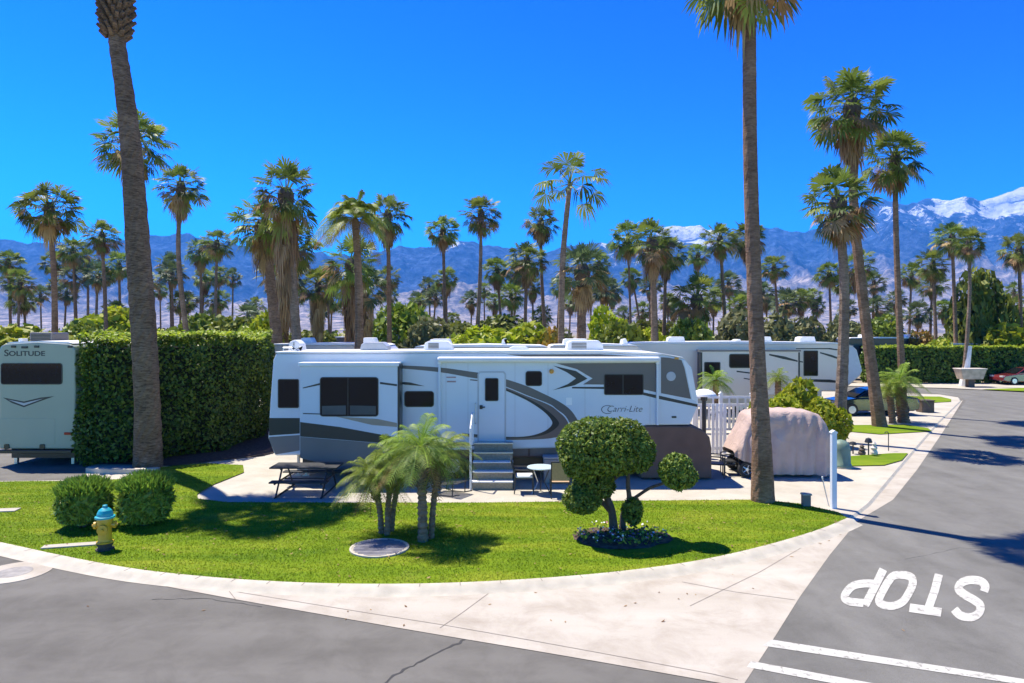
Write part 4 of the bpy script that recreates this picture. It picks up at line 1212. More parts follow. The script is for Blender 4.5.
mb = RB(); x, z = T(674, 417); mb.box(x - .07, x + .07, YB - .012, YB + .01, z - .03, z + .03, blackp); mb.build('marker_plate', rv)
mb = RB(); x, z = T(676.5, 358.3); mb.box(x - .06, x + .06, YB - .03, YB + .01, z - .03, z + .03, orange_lens); mb.build('marker_light', rv)
mb = RB(); mb.prism(tp_([(566, 397.5), (572, 397.5), (572, 405), (566, 405)]), YB - .006, YB + .01, gel_roof); mb.build('hatch', rv)
x, z = T(624, 411.8); lettering('lettering', 'Carri-Lite', .27, blackp, rv, x, YB - .006 + OFF.y, z + OFF.z, .35, 1.0, -.004)
x, z = T(607.5, 409.5); mb = RB()
mb.add([(x + .19 * math.cos(q) * r_, YB - .005, z + .13 * math.sin(q) * r_) for r_ in (1, .88) for q in np.linspace(.9, 5.4, 18)], [(i, i + 1, 19 + i, 18 + i) for i in range(17)], blackp); mb.build('logo_swirl', rv)

for px in (318, 0, 446, 468, 515, 548, 585, 650):
    if px and px > 400:
        mb = RB(); x, _ = T(px, 0); zb_ = T(px, 440 if px < 600 else 424)[1]; mb.box(x - .006, x + .006, YB - .0025, YB + .01, zb_, T(px, 363.5)[1], M('seam_grey', (.42, .43, .45), .5)); mb.build('panel_seam', rv)

# entry steps
st = thing('entry_steps', 'four carpeted entry steps with white edges and a tall white handrail at the trailer door', 'steps', (W(493, 0, 19.7)[0], 19.7, ZP))
nst = 5; wd = .565; y0 = 19.2 - 19.7
for k in range(nst):
    zt = (k + 1) * 1.16 / nst; ya = y0 + k * .24
    mb = MB(); mb.box(-wd, wd, ya, 20.44 - 19.7, zt - 1.16 / nst + .002 * (k > 0), zt - .03, step_m); s_ = mb.build('step', st)
    mb = MB(); mb.box(-wd - .015, wd + .015, ya - .025, ya + .26 if k < nst - 1 else 20.44 - 19.7, zt - .03, zt + .004, vinyl if k < 3 else alu); mb.build('tread', s_, bevel=.006)
mb = MB(); mb.tube([(-wd - .05, y0 + .02, 0), (-wd - .05, y0 + .02, 1.72), (-wd - .05, y0 + .08, 1.78), (-wd - .05, y0 + .7, 2.05), (-wd - .05, y0 + 1.05, 2.05), (-wd - .05, y0 + 1.05, 1.1)], .032, vinyl, 8); mb.build('handrail', st)

# ------------------------------------------------------------------ patio furniture
pt = thing('picnic_table', 'dark picnic table with two attached benches on the patio left of the small palms', 'picnic table', (*G(300, 497, ZP), ZP))
cx = pt.location
def plank_top(mb, y0, y1, z, L, n, mat, th=.04):
    w = (y1 - y0) / n
    for k in range(n):
        mb.box(-L / 2, L / 2, y0 + k * w + .006, y0 + (k + 1) * w - .006, z - th, z, mat)
dk = M('dark_plastic_plank', (.016, .016, .019), .45, .15, 6)
mb = MB(); plank_top(mb, .25, 1.02, .74, 1.85, 5, dk); mb.build('tabletop', pt, bevel=.008)
mb = MB(); plank_top(mb, -.22, .06, .44, 1.55, 2, dk); mb.build('bench_seat', pt, bevel=.008)
mb = MB(); plank_top(mb, 1.2, 1.48, .44, 1.75, 2, dk); mb.build('bench_seat', pt, bevel=.008)
for s in (-.62, .62):
    mb = MB()
    for a, b in (((s, -.12, 0), (s, .42, .70)), ((s, 1.38, 0), (s, .84, .70)), ((s, -.2, .385), (s, 1.45, .385)), ((s, .3, .685), (s, .98, .685))):
        mb.tube([a, b], .026, steel_d, 8)
    mb.tube([(s, -.2, .02), (s, 1.46, .02)], .022, steel_d, 6)
    mb.build('leg_frame', pt)
mb = MB(); mb.tube([(-.62, .63, .36), (.62, .63, .36)], .02, steel_d, 6); mb.build('stretcher', pt)


def chair(name, label, loc, rz, seat_m, back_m, arms=True, frame=steel_d, sling=False, hb=.92):
    t = thing(name, label, 'chair', loc, 'patio chairs by the trailer', rz)
    for sx in (-.25, .25):
        mb = MB(); mb.tube([(sx, -.25, 0), (sx, -.25, .42 if not arms else .64)], .017, frame, 7); mb.build('leg', t)
        mb = MB(); mb.tube([(sx, .27, 0), (sx, .24, .44), (sx, .36, hb)], .017, frame, 7); mb.build('leg', t)
        if arms:
            mb = MB(); mb.tube([(sx, -.25, .63), (sx * 1.06, -.1, .66), (sx, .29, .66)], .02, frame, 7); mb.build('armrest', t)
    mb = MB(); mb.box(-.25, .25, -.25, .25, .405, .43, frame); mb.build('seat_frame', t, bevel=.006)
    mb = MB(); mb.box(-.235, .235, -.24, .23, .432, .49 if not sling else .445, seat_m); mb.build('seat', t, bevel=.02)
    mb = MB()
    v = [(-.235, .245, .48), (.235, .245, .48), (.235, .355, hb - .02), (-.235, .355, hb - .02)]
    v += [(a, b + .022, c) for a, b, c in v]
    mb.add(v, [(0, 1, 2, 3), (7, 6, 5, 4), (0, 4, 5, 1), (1, 5, 6, 2), (2, 6, 7, 3), (3, 7, 4, 0)], back_m); mb.build('backrest', t, bevel=.006)
    mb = MB(); mb.tube([(-.25, .36, hb), (.25, .36, hb)], .017, frame, 7); mb.build('top_rail', t)
    return t
dw = M('dark_wicker', (.03, .024, .022), .7, .3, 40, .5, 120)
chair('patio_chair', 'dark wicker armchair with white cushion right beside the entry steps', (*G(524, 492, ZP), ZP), R_(90), cush, dw)
chair('patio_chair', 'tan sling-backed chair turned away beside the round table', (*G(560, 496.5, ZP), ZP), R_(180), tanmesh, tanmesh, False, sling=True, hb=1.0)
tb = thing('bistro_table', 'small round table with pale top between the wicker and sling chairs', 'table', (*G(541, 493, ZP), ZP))
mb = MB(); mb.lathe([(.02, .70), (.38, .70), (.39, .715), (.38, .73), (.02, .732)], M('pale_glass_top', (.55, .66, .66), .1, .03), n=28); mb.build('tabletop', tb)
for k in range(3):
    q = R_(90 + 120 * k); c, s = math.cos(q), math.sin(q)
    mb = MB(); mb.tube([(.30 * c, .30 * s, 0), (.10 * c, .10 * s, .32), (.26 * c, .26 * s, .70)], .016, alu if k == 1 else steel_d, 7); mb.build('leg', tb)
ch = thing('lounge_chair', 'black metal rocking lounge chair half hidden behind the small palms', 'chair', (*G(449, 494, ZP), ZP), rz=R_(60))
for sx in (-.3, .3):
    mb = MB(); mb.tube([(sx, -.55, .10), (sx, -.3, .03), (sx, .1, .02), (sx, .55, .08), (sx, .75, .16)], .016, steel_d, 7); mb.build('rocker', ch)
    mb = MB(); mb.tube([(sx, -.32, .03), (sx, -.35, .60), (sx, .28, .62), (sx, .3, .03)], .016, steel_d, 7); mb.build('armrest', ch)
mb = MB()
for k in range(12):
    t_ = k / 11; mb.box(-.29, .29, -.45 + .07 * k, -.40 + .07 * k, .36 - .012 * k, .375 - .012 * k, steel_d)
mb.build('seat', ch)
mb = MB()
for k in range(12):
    mb.box(-.29, .29, .38 + .035 * k, .40 + .035 * k, .28 + .06 * k, .325 + .06 * k, steel_d)
mb.tube([(-.3, .36, .25), (-.3, .80, 1.02)], .016, steel_d, 7); mb.tube([(.3, .36, .25), (.3, .80, 1.02)], .016, steel_d, 7); mb.build('backrest', ch)
bx = thing('storage_bin', 'grey lidded storage bin under the trailer behind the round table', 'bin', (*W(553, 0, 20.15)[:1], 20.15, ZP))
mb = MB(); mb.box(-.28, .28, -.2, .2, 0, .72, M('grey_bin', (.26, .24, .24), .6, .1)); mb.build('body', bx, bevel=.03)
mb = MB(); mb.box(-.30, .30, -.22, .22, .722, .79, M('grey_lid', (.34, .32, .32), .6, .1)); mb.build('lid', bx, bevel=.02)
for (px, py, rz, lab) in ((716, 477, 70, 'black iron patio chair between the trailer nose and the covered cart, left one'), (730, 474, -100, 'black iron patio chair touching the front of the covered cart')):
    chair('patio_chair', lab, (*G(px, py, ZP), ZP), R_(rz), steel_d, steel_d, True, sling=True, hb=.88)
# patio heater
ht = thing('patio_heater', 'black-posted patio heater with a white dome standing before the white gate', 'heater', (W(704, 0, 24.)[0], 24., ZP))
mb = MB(); mb.lathe([(.24, 0), (.24, .03), (.17, .06), (.16, .75), (.1, .82), (.035, .84)], steel_d, n=20); mb.build('base', ht)
mb = MB(); mb.tube([(0, 0, .8), (0, 0, 2.08)], .075, steel_d, 12); mb.build('pole', ht)
mb = MB(); mb.lathe([(.10, 2.02), (.12, 2.06), (.12, 2.2), (.08, 2.24)], steel_d, n=16); mb.build('burner', ht)
mb = MB(); mb.lathe([(.42, 2.19), (.43, 2.20), (.40, 2.27), (.30, 2.36), (.16, 2.42), (.03, 2.44)], gel_roof, n=28); mb.build('dome', ht)

# ------------------------------------------------------------------ covered cart
def cloth_cart(name, label):
    Yc = 20.8
    t = thing(name, label, 'golf cart', (W(786, 0, Yc)[0], Yc + .65, ZP)); bx_, by_ = t.location[0], t.location[1]
    rg = np.random.default_rng(8)
    xs_px = [735, 741, 748, 752, 756, 762, 775, 790, 805, 815, 822, 828, 832, 834.5]
    top_px = [452, 441, 427, 416.5, 413.3, 412, 411.2, 411, 411.3, 412.3, 415.5, 423, 434, 446]
    bot_px = [457, 460, 462, 463.5, 468, 474, 474.5, 474.5, 474.5, 474.5, 474.5, 474.5, 474.5, 474.5]
    nst = 70; q = np.linspace(0, 1, nst); i = q * (len(xs_px) - 1)
    X = np.interp(i, range(len(xs_px)), xs_px); Tp = np.interp(i, range(len(xs_px)), top_px); Bt = np.interp(i, range(len(xs_px)), bot_px)
    V = []; nr = 44
    for k in range(nst):
        x, zt = W(X[k], Tp[k], Yc); _, zb = W(X[k], Bt[k], Yc)
        e = min(1, min(k, nst - 1 - k) / 5 + .55); hw = .62 * e ** .5
        for j in range(nr):
            u = j / (nr - 1); a = math.pi * u
            cx_, sx_ = math.cos(a), math.sin(a)
            yy = -hw * math.copysign(abs(cx_) ** .24, cx_); zz = zb + (zt - zb) * (abs(sx_) ** .26 if abs(sx_) > 1e-6 else 0)
            side = abs(cx_) ** 2
            f = .09 * math.sin(X[k] * .20 - 2.6 * zz + 1.5 * math.sin(X[k] * .11)) * side + .06 * math.sin(X[k] * .33 + 2.2 * zz) * side * (1.4 - zz * .5) + .012 * math.sin(X[k] * .95 - 5 * zz) * side + rg.normal(0, .002)
            yy += -math.copysign(f, cx_) * (1.4 - .6 * u)
            V.append((x - bx_, yy, zz - ZP + .012 * math.sin(X[k] * .5 + yy * 4)))
    Fc = [(a * nr + b, a * nr + b + 1, (a + 1) * nr + b + 1, (a + 1) * nr + b) for a in range(nst - 1) for b in range(nr - 1)]
    raw('cover', V, Fc, [canvas_t], parent=t, smooth=True)
    for px, zz in ((747, .27), (812, .24)):
        for yy in ((-.66, .5) if px < 780 else (-.5, .4)):
            x = W(px, 0, Yc)[0] - bx_
            mb = MB(); mb.lathe([(.12, 0), (.235, 0), (.25, .03), (.25, .13), (.235, .16), (.12, .16)], rubber, (x, yy, .25), 22, 'y'); w_ = mb.build('wheel', t)
            mb = MB(); mb.lathe([(.03, -.008), (.05, -.006), (.06, .02), (.10, .03), (.15, -.004), (.16, .05)], alu, (x, yy, .25), 20, 'y')
            for s in range(5):
                a = 2 * math.pi * s / 5; mb.tube([(x + .03 * math.cos(a), yy + .0, .25 + .03 * math.sin(a)), (x + .14 * math.cos(a), yy + .0, .25 + .14 * math.sin(a))], .016, alu, 5)
            mb.build('rim', w_)
    mb = MB(); mb.box(-1.2, 1.0, -.4, .4, .2, .32, steel_d); mb.build('chassis', t)
    mb = MB(); mb.tube([(-1.45, -.35, .34), (-1.72, -.3, .33), (-1.72, .3, .33), (-1.45, .35, .34)], .03, steel_d, 7); mb.build('front_bumper', t)
    return t
cloth_cart('golf_cart', 'golf cart under a dusty pink fitted cover, parked right of the trailer nose')
# white gate
gt = thing('picket_gate', 'white vinyl picket gate with slotted top behind the covered cart', 'gate', (W(722, 0, 30.)[0], 30., ZP))
x0 = W(694, 0, 30.)[0] - gt.location[0]; x1 = W(752, 0, 30.)[0] - gt.location[0]
for x in (x0, (x0 + x1) / 2 - .1, x1):
    mb = MB(); mb.box(x - .07, x + .07, -.07, .07, 0, 1.72, vinyl); mb.prism([(x - .09, 1.722), (x + .09, 1.722), (x, 1.82)], -.09, .09, vinyl); mb.build('post', gt)
mb = MB()
for z in (.12, 1.18, 1.52):
    mb.box(x0 + .07, x1 - .07, -.03, .03, z, z + .11, vinyl)
mb.build('rail', gt)
n = int((x1 - x0 - .14) / .165)
for k in range(n):
    xx = x0 + .12 + k * (x1 - x0 - .24) / (n - 1)
    mb = MB(); mb.box(xx - .055, xx + .055, -.045, -.031, .14, 1.27, vinyl); 
    if k % 2 == 0: mb.box(xx - .04, xx + .04, -.045, -.031, 1.272, 1.60, vinyl)
    mb.build('picket', gt)
fs_ = thing('vinyl_screen', 'tall narrow white vinyl screen panel beside the patio heater', 'screen', (W(719, 0, 24.6)[0], 24.6, ZP))
for k in range(4):
    mb = MB(); mb.box(-.27 + .14 * k, -.16 + .14 * k, -.02, .02, .06, 1.86, vinyl); mb.build('slat', fs_)
mb = MB(); mb.box(-.3, .3, .021, .05, .2, .3, vinyl); mb.box(-.3, .3, .021, .05, 1.5, 1.6, vinyl); mb.build('rail', fs_)

# post, stake, box, pedestal
x, y = G(833.5, 507, ZL); t = thing('white_post', 'square white vinyl post at the corner of the lawn by the side road', 'post', (x, y, ZL))
mb = MB(); mb.box(-.062, .062, -.062, .062, -.05, 1.86, M('blueish_vinyl', (.66, .70, .76), .4, .04)); mb.build('shaft', t, bevel=.008)
mb = MB(); mb.prism([(-.075, 1.862), (.075, 1.862), (.075, 1.89), (0, 1.94), (-.075, 1.89)], -.075, .075, vinyl); mb.build('cap', t)
x, y = G(829, 505, ZL); t = tag(MB().build('garden_stake'), 'thin leaning pale stake just left of the square white post', 'stake'); bpy.data.objects.remove(t)
mb = MB(); mb.tube([(0, 0, -.05), (-.16, .02, .68)], .016, alu, 6); mb.tube([(-.16, .02, .68), (-.163, .02, .72)], .022, vinyl, 6)
tag(mb.build('garden_stake', loc=(x, y, ZL)), 'thin leaning pale stake just left of the square white post', 'stake')
x, y = G(806, 506, ZL); t = thing('power_box', 'small grey power outlet box on the lawn edge between bare trunk and white post', 'power box', (x, y, ZL))
mb = MB(); mb.box(-.10, .10, -.07, .07, 0, .28, M('box_grey', (.17, .15, .14), .6, .15)); mb.build('housing', t, bevel=.01)
mb = MB(); mb.prism([(-.12, .282), (.12, .282), (.11, .33), (-.11, .33)], -.10, .08, M('box_lid', (.30, .28, .27), .6, .1)); mb.build('lid', t, bevel=.008)
x, y = G(840.5, 467, ZP); t = thing('utility_pedestal', 'rounded dull green utility pedestal half hidden by the white post', 'utility box', (x, y, ZP))
mb = MB(); mb.lathe([(.34, 0), (.34, .10), (.31, .12), (.30, .60), (.27, .76), (.18, .86), (.04, .90)], green_box, n=24); mb.build('dome', t, smooth=True)
mb = MB(); mb.lathe([(.36, 0), (.36, .04)], kerb_c, n=24); mb.build('collar', t)
x, y = G(925, 412, ZP); t = thing('utility_cabinet', 'low brown utility cabinet on the paving beyond the feathery palm', 'utility box', (x, y, ZP))
mb = MB(); mb.box(-.34, .34, -.3, .3, 0, .62, brown_box); mb.build('housing', t, bevel=.02); mb = MB(); mb.box(-.37, .37, -.33, .33, .622, .68, brown_box); mb.build('lid', t, bevel=.01)
# garden lamps and ornaments on the grass wedge
for px, py, hgt, kind, lab in ((853, 453, .42, 'lamp', 'short black mushroom garden lamp on the grass wedge, leftmost'), (862, 454, .34, 'stone', 'small brown stone figure between the garden lamps'), (868.5, 455, .62, 'lamp', 'taller black garden lamp in the middle of the grass wedge'), (874, 454, .45, 'pale', 'small pale garden figure right of the taller lamp'), (888.5, 450, .62, 'hook', 'thin black shepherd hook at the right end of the grass wedge')):
    x, y = G(px, py, ZL)
    if kind == 'lamp':
        t = thing('garden_lamp', lab, 'garden lamp', (x, y, ZL)); mb = MB(); mb.tube([(0, 0, -.03), (0, 0, hgt * .85)], .025, steel_d, 7); mb.build('stem', t); mb = MB(); mb.lathe([(.12, hgt * .72), (.13, hgt * .75), (.09, hgt * .95), (.02, hgt)], steel_d, n=14); mb.build('shade', t)
    elif kind == 'hook':
        mb = MB(); mb.tube([(0, 0, -.03), (0, 0, hgt), (-.04, 0, hgt + .06), (-.12, 0, hgt + .05), (-.14, 0, hgt)], .018, steel_d, 6); tag(mb.build('shepherd_hook', loc=(x, y, ZL)), lab, 'hook')
    else:
        mb = MB(); mb.lathe([(.12, 0), (.13, .06), (.09, hgt * .35), (.12, hgt * .5), (.06, hgt * .68), (.085, hgt * .82), (.03, hgt)], brown_box if kind == 'stone' else cream, n=12); tag(mb.build('garden_figure', loc=(x, y, ZL)), lab, 'ornament')

# ------------------------------------------------------------------ hydrant 
x, y = G(105, 549.5, ZL); t = thing('fire_hydrant', 'yellow fire hydrant with a teal top in front of two shrubs', 'hydrant', (x, y, ZL), rz=R_(15))
mb = MB(); mb.lathe([(.17, -.03), (.17, .03), (.13, .035), (.12, .09), (.15, .095), (.155, .14)], rust, n=24); mb.build('base', t)
mb = MB(); mb.lathe([(.155, .14), (.16, .17), (.13, .18), (.125, .22), (.12, .50), (.145, .52), (.15, .58), (.145, .64)], yel, n=28); mb.build('barrel', t, smooth=False, bevel=.004)
mb = MB(); mb.lathe([(.185, .64), (.185, .68), (.15, .69), (.145, .74), (.12, .80), (.075, .84), (.045, .85), (.045, .90), (.03, .905)], teal, n=28); mb.build('bonnet', t, bevel=.004)
for ax, s, zz, r in (('x', 1, .50, .055), ('x', -1, .50, .055), ('y', -1, .44, .075)):
    mb = MB(); pr_ = [(r, .08 * s), (r, .15 * s), (r * 1.3, .152 * s), (r * 1.3, .20 * s), (r * .5, .205 * s), (r * .4, .235 * s)]
    mb.lathe(pr_, yel, (0, 0, zz), 18, ax); nz_ = mb.build('nozzle', t)
for k in range(8):
    pass

# ------------------------------------------------------------------ shrubs by the hydrant, flower bed, clipped tree
olea = [blob_mesh('foliage', 300 + i, 4600, (.62, .58, .54), .075, olea_l, 20, .75, .13, 3.6, 1.0, -.42, .6) for i in range(2)]
for k, (px, py, sx, sz, lab) in enumerate(((72, 532, .88, .90, 'leafy green shrub left of the yellow hydrant'), (135, 530, .90, .98, 'leafy green shrub behind and right of the yellow hydrant'))):
    x, y = G(px, py, ZL); t = thing('shrub', lab, 'shrub', (x, y + .45, ZL), 'two shrubs by the hydrant')
    o = bpy.data.objects.new('foliage', olea[k]); COL.objects.link(o); o.parent = t; o.location = (0, 0, .50); o.scale = (sx, sx, sz)
    rg = random.Random(k); mb = MB()
    for i in range(26):
        a = rg.uniform(0, 6.28); r = rg.uniform(.15, .5); mb.tube([(.1 * math.cos(a), .1 * math.sin(a), -.03), (r * .7 * math.cos(a), r * .7 * math.sin(a), .4), (r * math.cos(a), r * math.sin(a), rg.uniform(.7, .98))], [.014, .01, .005], bark_d, 5)
    mb.build('stem', t)
    rgn_ = np.random.default_rng(70 + k); n = 1300
    a = rgn_.uniform(0, 6.28, n); r = .55 * np.sqrt(rgn_.random(n)); h0 = .66 + .42 * np.sqrt(np.clip(1 - (r / .6) ** 2, 0, 1)); B = np.column_stack([r * np.cos(a), r * np.sin(a), h0 * sz])
    d = np.column_stack([np.cos(a) * .5, np.sin(a) * .5, np.ones(n)]) + rgn_.normal(0, .35, (n, 3)); d /= np.linalg.norm(d, axis=1)[:, None]
    L_ = rgn_.uniform(.12, .26, n)[:, None]; s_ = np.cross(d, rgn_.normal(0, 1, (n, 3))); s_ /= np.linalg.norm(s_, axis=1)[:, None]; s_ *= .020
    V = np.stack([B, B + d * L_ * .5 + s_, B + d * L_, B + d * L_ * .5 - s_], 1).reshape(-1, 3)
    raw('shoots', V, np.arange(4 * n).reshape(-1, 4), [leafmat('young_shoot', [(.13, .27, .03), (.22, .38, .05)], .4)], parent=t)
bx0, by0 = G(621, 538, ZL)
mb = MB(); nb = 40
vs = [(0, 0, .07)]; rg = random.Random(2)
for rr, zz in ((.55, .06), (.85, .04), (1.0, .01)):
    for k in range(nb):
        a = 2 * math.pi * k / nb; j = 1 + .06 * math.sin(3 * a + 1) + rg.uniform(-.03, .03)
        vs.append((1.06 * rr * j * math.cos(a), .78 * rr * j * math.sin(a), zz + rg.uniform(-.012, .012)))
fs = [(0, 1 + k, 1 + (k + 1) % nb) for k in range(nb)]
for q in range(2):
    fs += [(1 + q * nb + k, 1 + (q + 1) * nb + k, 1 + (q + 1) * nb + (k + 1) % nb, 1 + q * nb + (k + 1) % nb) for k in range(nb)]
mb.add(vs, fs, mulch); structure(mb.build('flower_bed', loc=(bx0, by0, ZL)))
rgn_ = np.random.default_rng(12)
def in_bed(n):
    a = rgn_.uniform(0, 6.28, n); r = np.sqrt(rgn_.random(n)); return np.column_stack([1.0 * r * np.cos(a), .72 * r * np.sin(a), .05 + .10 * rgn_.random(n)])
Pp = in_bed(420); V, Fc = leaf_cards(rgn_, Pp, np.tile([0, 0, 1.], (420, 1)), .055, 1.6, .8)
tag(raw('flower_foliage', V, Fc, [olea_l], loc=(bx0, by0, ZL)), kind='stuff')
fl = [M('petal_white', (.75, .74, .72), .7), M('petal_pink', (.55, .22, .26), .7), M('petal_violet', (.14, .08, .30), .7), M('petal_yellow', (.65, .50, .12), .7)]
Pp = in_bed(130); Pp[:, 2] += .06; V, Fc = leaf_cards(rgn_, Pp, np.tile([0, -.4, 1.], (130, 1)), .045, 1.1, .5)
tag(raw('flowers', V, Fc, fl, rgn_.choice(4, 130, p=[.44, .26, .14, .16]), loc=(bx0, by0, ZL)), kind='stuff')

tt = thing('clipped_tree', 'clipped cloud-pruned tree with rounded leafy balls in the flower bed', 'tree', (*G(614, 533, ZL), ZL))
tx, ty = tt.location[0], tt.location[1]
def tw(px, py, dy=0.):
    x, z = W(px, py, ty + dy); return (x - tx, dy, z - ZL)
mb = MB()
mb.tube(smooth_line([(0, 0, -.1), tw(612, 512), tw(606, 495), tw(602, 480, -.2), tw(604, 462, -.3)], 4), np.interp(np.linspace(0, 1, 17), [0, .2, 1], [.12, .085, .06]), bark_d, 10)
mb.tube(smooth_line([tw(611, 512), tw(600, 500, .05), tw(590, 492, .05)], 4), np.linspace(.06, .035, 9), bark_d, 8)
mb.tube(smooth_line([tw(606, 490), tw(590, 478, -.15), tw(582, 462, -.2)], 4), np.linspace(.05, .03, 9), bark_d, 8)
mb.tube(smooth_line([tw(604, 486), tw(622, 472, .1), tw(632, 455, .15)], 4), np.linspace(.05, .03, 9), bark_d, 8)
mb.build('trunk', tt)
mb = MB()
x2 = G(623.5, 533, ZL)[0] - tx
mb.tube(smooth_line([(x2, 0, -.08), tw(623, 515, .02), tw(629, 500), tw(628, 486), tw(628, 470)], 4), np.interp(np.linspace(0, 1, 17), [0, 1], [.075, .04]), bark_d, 9)
mb.tube(smooth_line([tw(628, 503), tw(636, 497), tw(650, 488, -.3), tw(664, 483, -.5), tw(677, 476, -.6)], 4), np.linspace(.045, .025, 17), bark_d, 8)
mb.tube(smooth_line([tw(624, 515), tw(630, 510), tw(637, 498)], 4), np.linspace(.03, .02, 9), bark_d, 7)
mb.build('branch', tt)
for k, (px, py, rx, rz, dy, n) in enumerate(((596, 446, 36, 27, -.35, 5600), (616, 445, 31, 27, -.2, 4000), (638, 450, 16, 21, -.35, 2000), (580, 461, 20, 18, -.5, 2000), (594, 483, 20, 16, -.15, 2000), (582, 499, 18, 14, -.35, 1900), (678, 472, 18, 17, -.6, 2400), (632, 511, 10, 13, 0, 900))):
    x, y, z = tw(px, py, dy); a, b = rx * (ty + dy) / F, rz * (ty + dy) / F
    rg_ = np.random.default_rng(90 + k)
    Pp, d = blob_points(rg_, n, (a, a * .92, b), 22, .30, .20); V, Fc = leaf_cards(rg_, Pp, d + [0, 0, .3], .052, 2.0, 1.0)
    o = raw('leaf_ball', V, Fc, [topi_l], parent=tt, loc=(x, y, z))
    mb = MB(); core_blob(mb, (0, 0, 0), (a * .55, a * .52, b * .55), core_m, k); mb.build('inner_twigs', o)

# small date palms in the lawn
def pygmy(px, py, topx, topy, R, seed, label, lean=0., r0=.085):
    x, y = G(px, py, ZL); t = thing('pygmy_date_palm', label, 'palm tree', (x, y, ZL), 'small date palms in the lawn')
    tx_, tz_ = W(topx, topy, y); dx, H = tx_ - x, tz_ - ZL
    mb = MB(); rg = random.Random(seed)
    trunk(mb, [(0, 0, -.1), (dx * .25, 0, H * .35), (dx * .6, lean * .5, H * .7), (dx, lean, H)], r0, r0 * .9, bark_g, 22, .25, .16, 9, seed)
    for i in range(70):
        a = i * 2.4; zz = H * (.55 + .45 * i / 70); f = zz / H; xx = dx * f
        mb.tube([(xx + r0 * .8 * math.cos(a), lean * f + r0 * .8 * math.sin(a), zz), (xx + r0 * 1.7 * math.cos(a), lean * f + r0 * 1.7 * math.sin(a), zz + .07)], [.022, .01], bark_d, 4)
    mb.build('trunk', t)
    c = bpy.data.objects.new('crown', PYG[seed % 3]); COL.objects.link(c); c.parent = t; c.location = (dx, lean, H); c.rotation_euler.z = seed; c.scale = (R, R, R * .95)
for a in ((423, 541, 421, 446, 1.12, 1, 'tallest small date palm, thick trunk nearest the round drain cover', -.1, .10),
          (431, 538, 439, 455, 1.0, 2, 'small date palm leaning right against the tallest one', .3, .065),
          (382, 533, 374, 474, .98, 3, 'small date palm with low crown at the left of the lawn clump', -.15, .065),
          (387, 535, 391, 462, .95, 4, 'small date palm in the middle of the left lawn clump', .25, .062),
          (391, 531, 403, 458, .85, 5, 'small date palm leaning right between the two lawn clumps', .5, .058)):
    pygmy(*a)
def far_pygmy(px, py, topx, topy, R, Y, seed, label, r0=.16):
    x = W(px, 0, Y)[0]; t = thing('date_palm', label, 'palm tree', (x, Y, ZP), 'low feathery palms by the parked trailers'); tx_, tz_ = W(topx, topy, Y)
    mb = MB(); trunk(mb, [(0, 0, -.1), ((tx_ - x) * .5, 0, (tz_ - ZP) * .5), (tx_ - x, 0, tz_ - ZP)], r0, r0 * .9, bark, 16, .2, .12, 9, seed); mb.build('trunk', t)
    c = bpy.data.objects.new('crown', PYG[seed % 3]); COL.objects.link(c); c.parent = t; c.location = (tx_ - x, 0, tz_ - ZP); c.scale = (R,) * 3
    return t
far_pygmy(904, 420, 899, 381, 1.45, 33.5, 1, 'feathery date palm with brown lower fronds beside the leaning trunk foot', .26)
far_pygmy(893, 420, 889, 388, 1.0, 33.2, 2, 'smaller feathery palm crowding the left of the brown-fronded one', .16)
far_pygmy(715, 408, 716, 380, 1.15, 34.5, 0, 'feathery palm in front of the second trailer, left of the bare trunk')
far_pygmy(778, 408, 778, 378, .85, 34.5, 1, 'small feathery palm in front of the second trailer, right of the bare trunk')

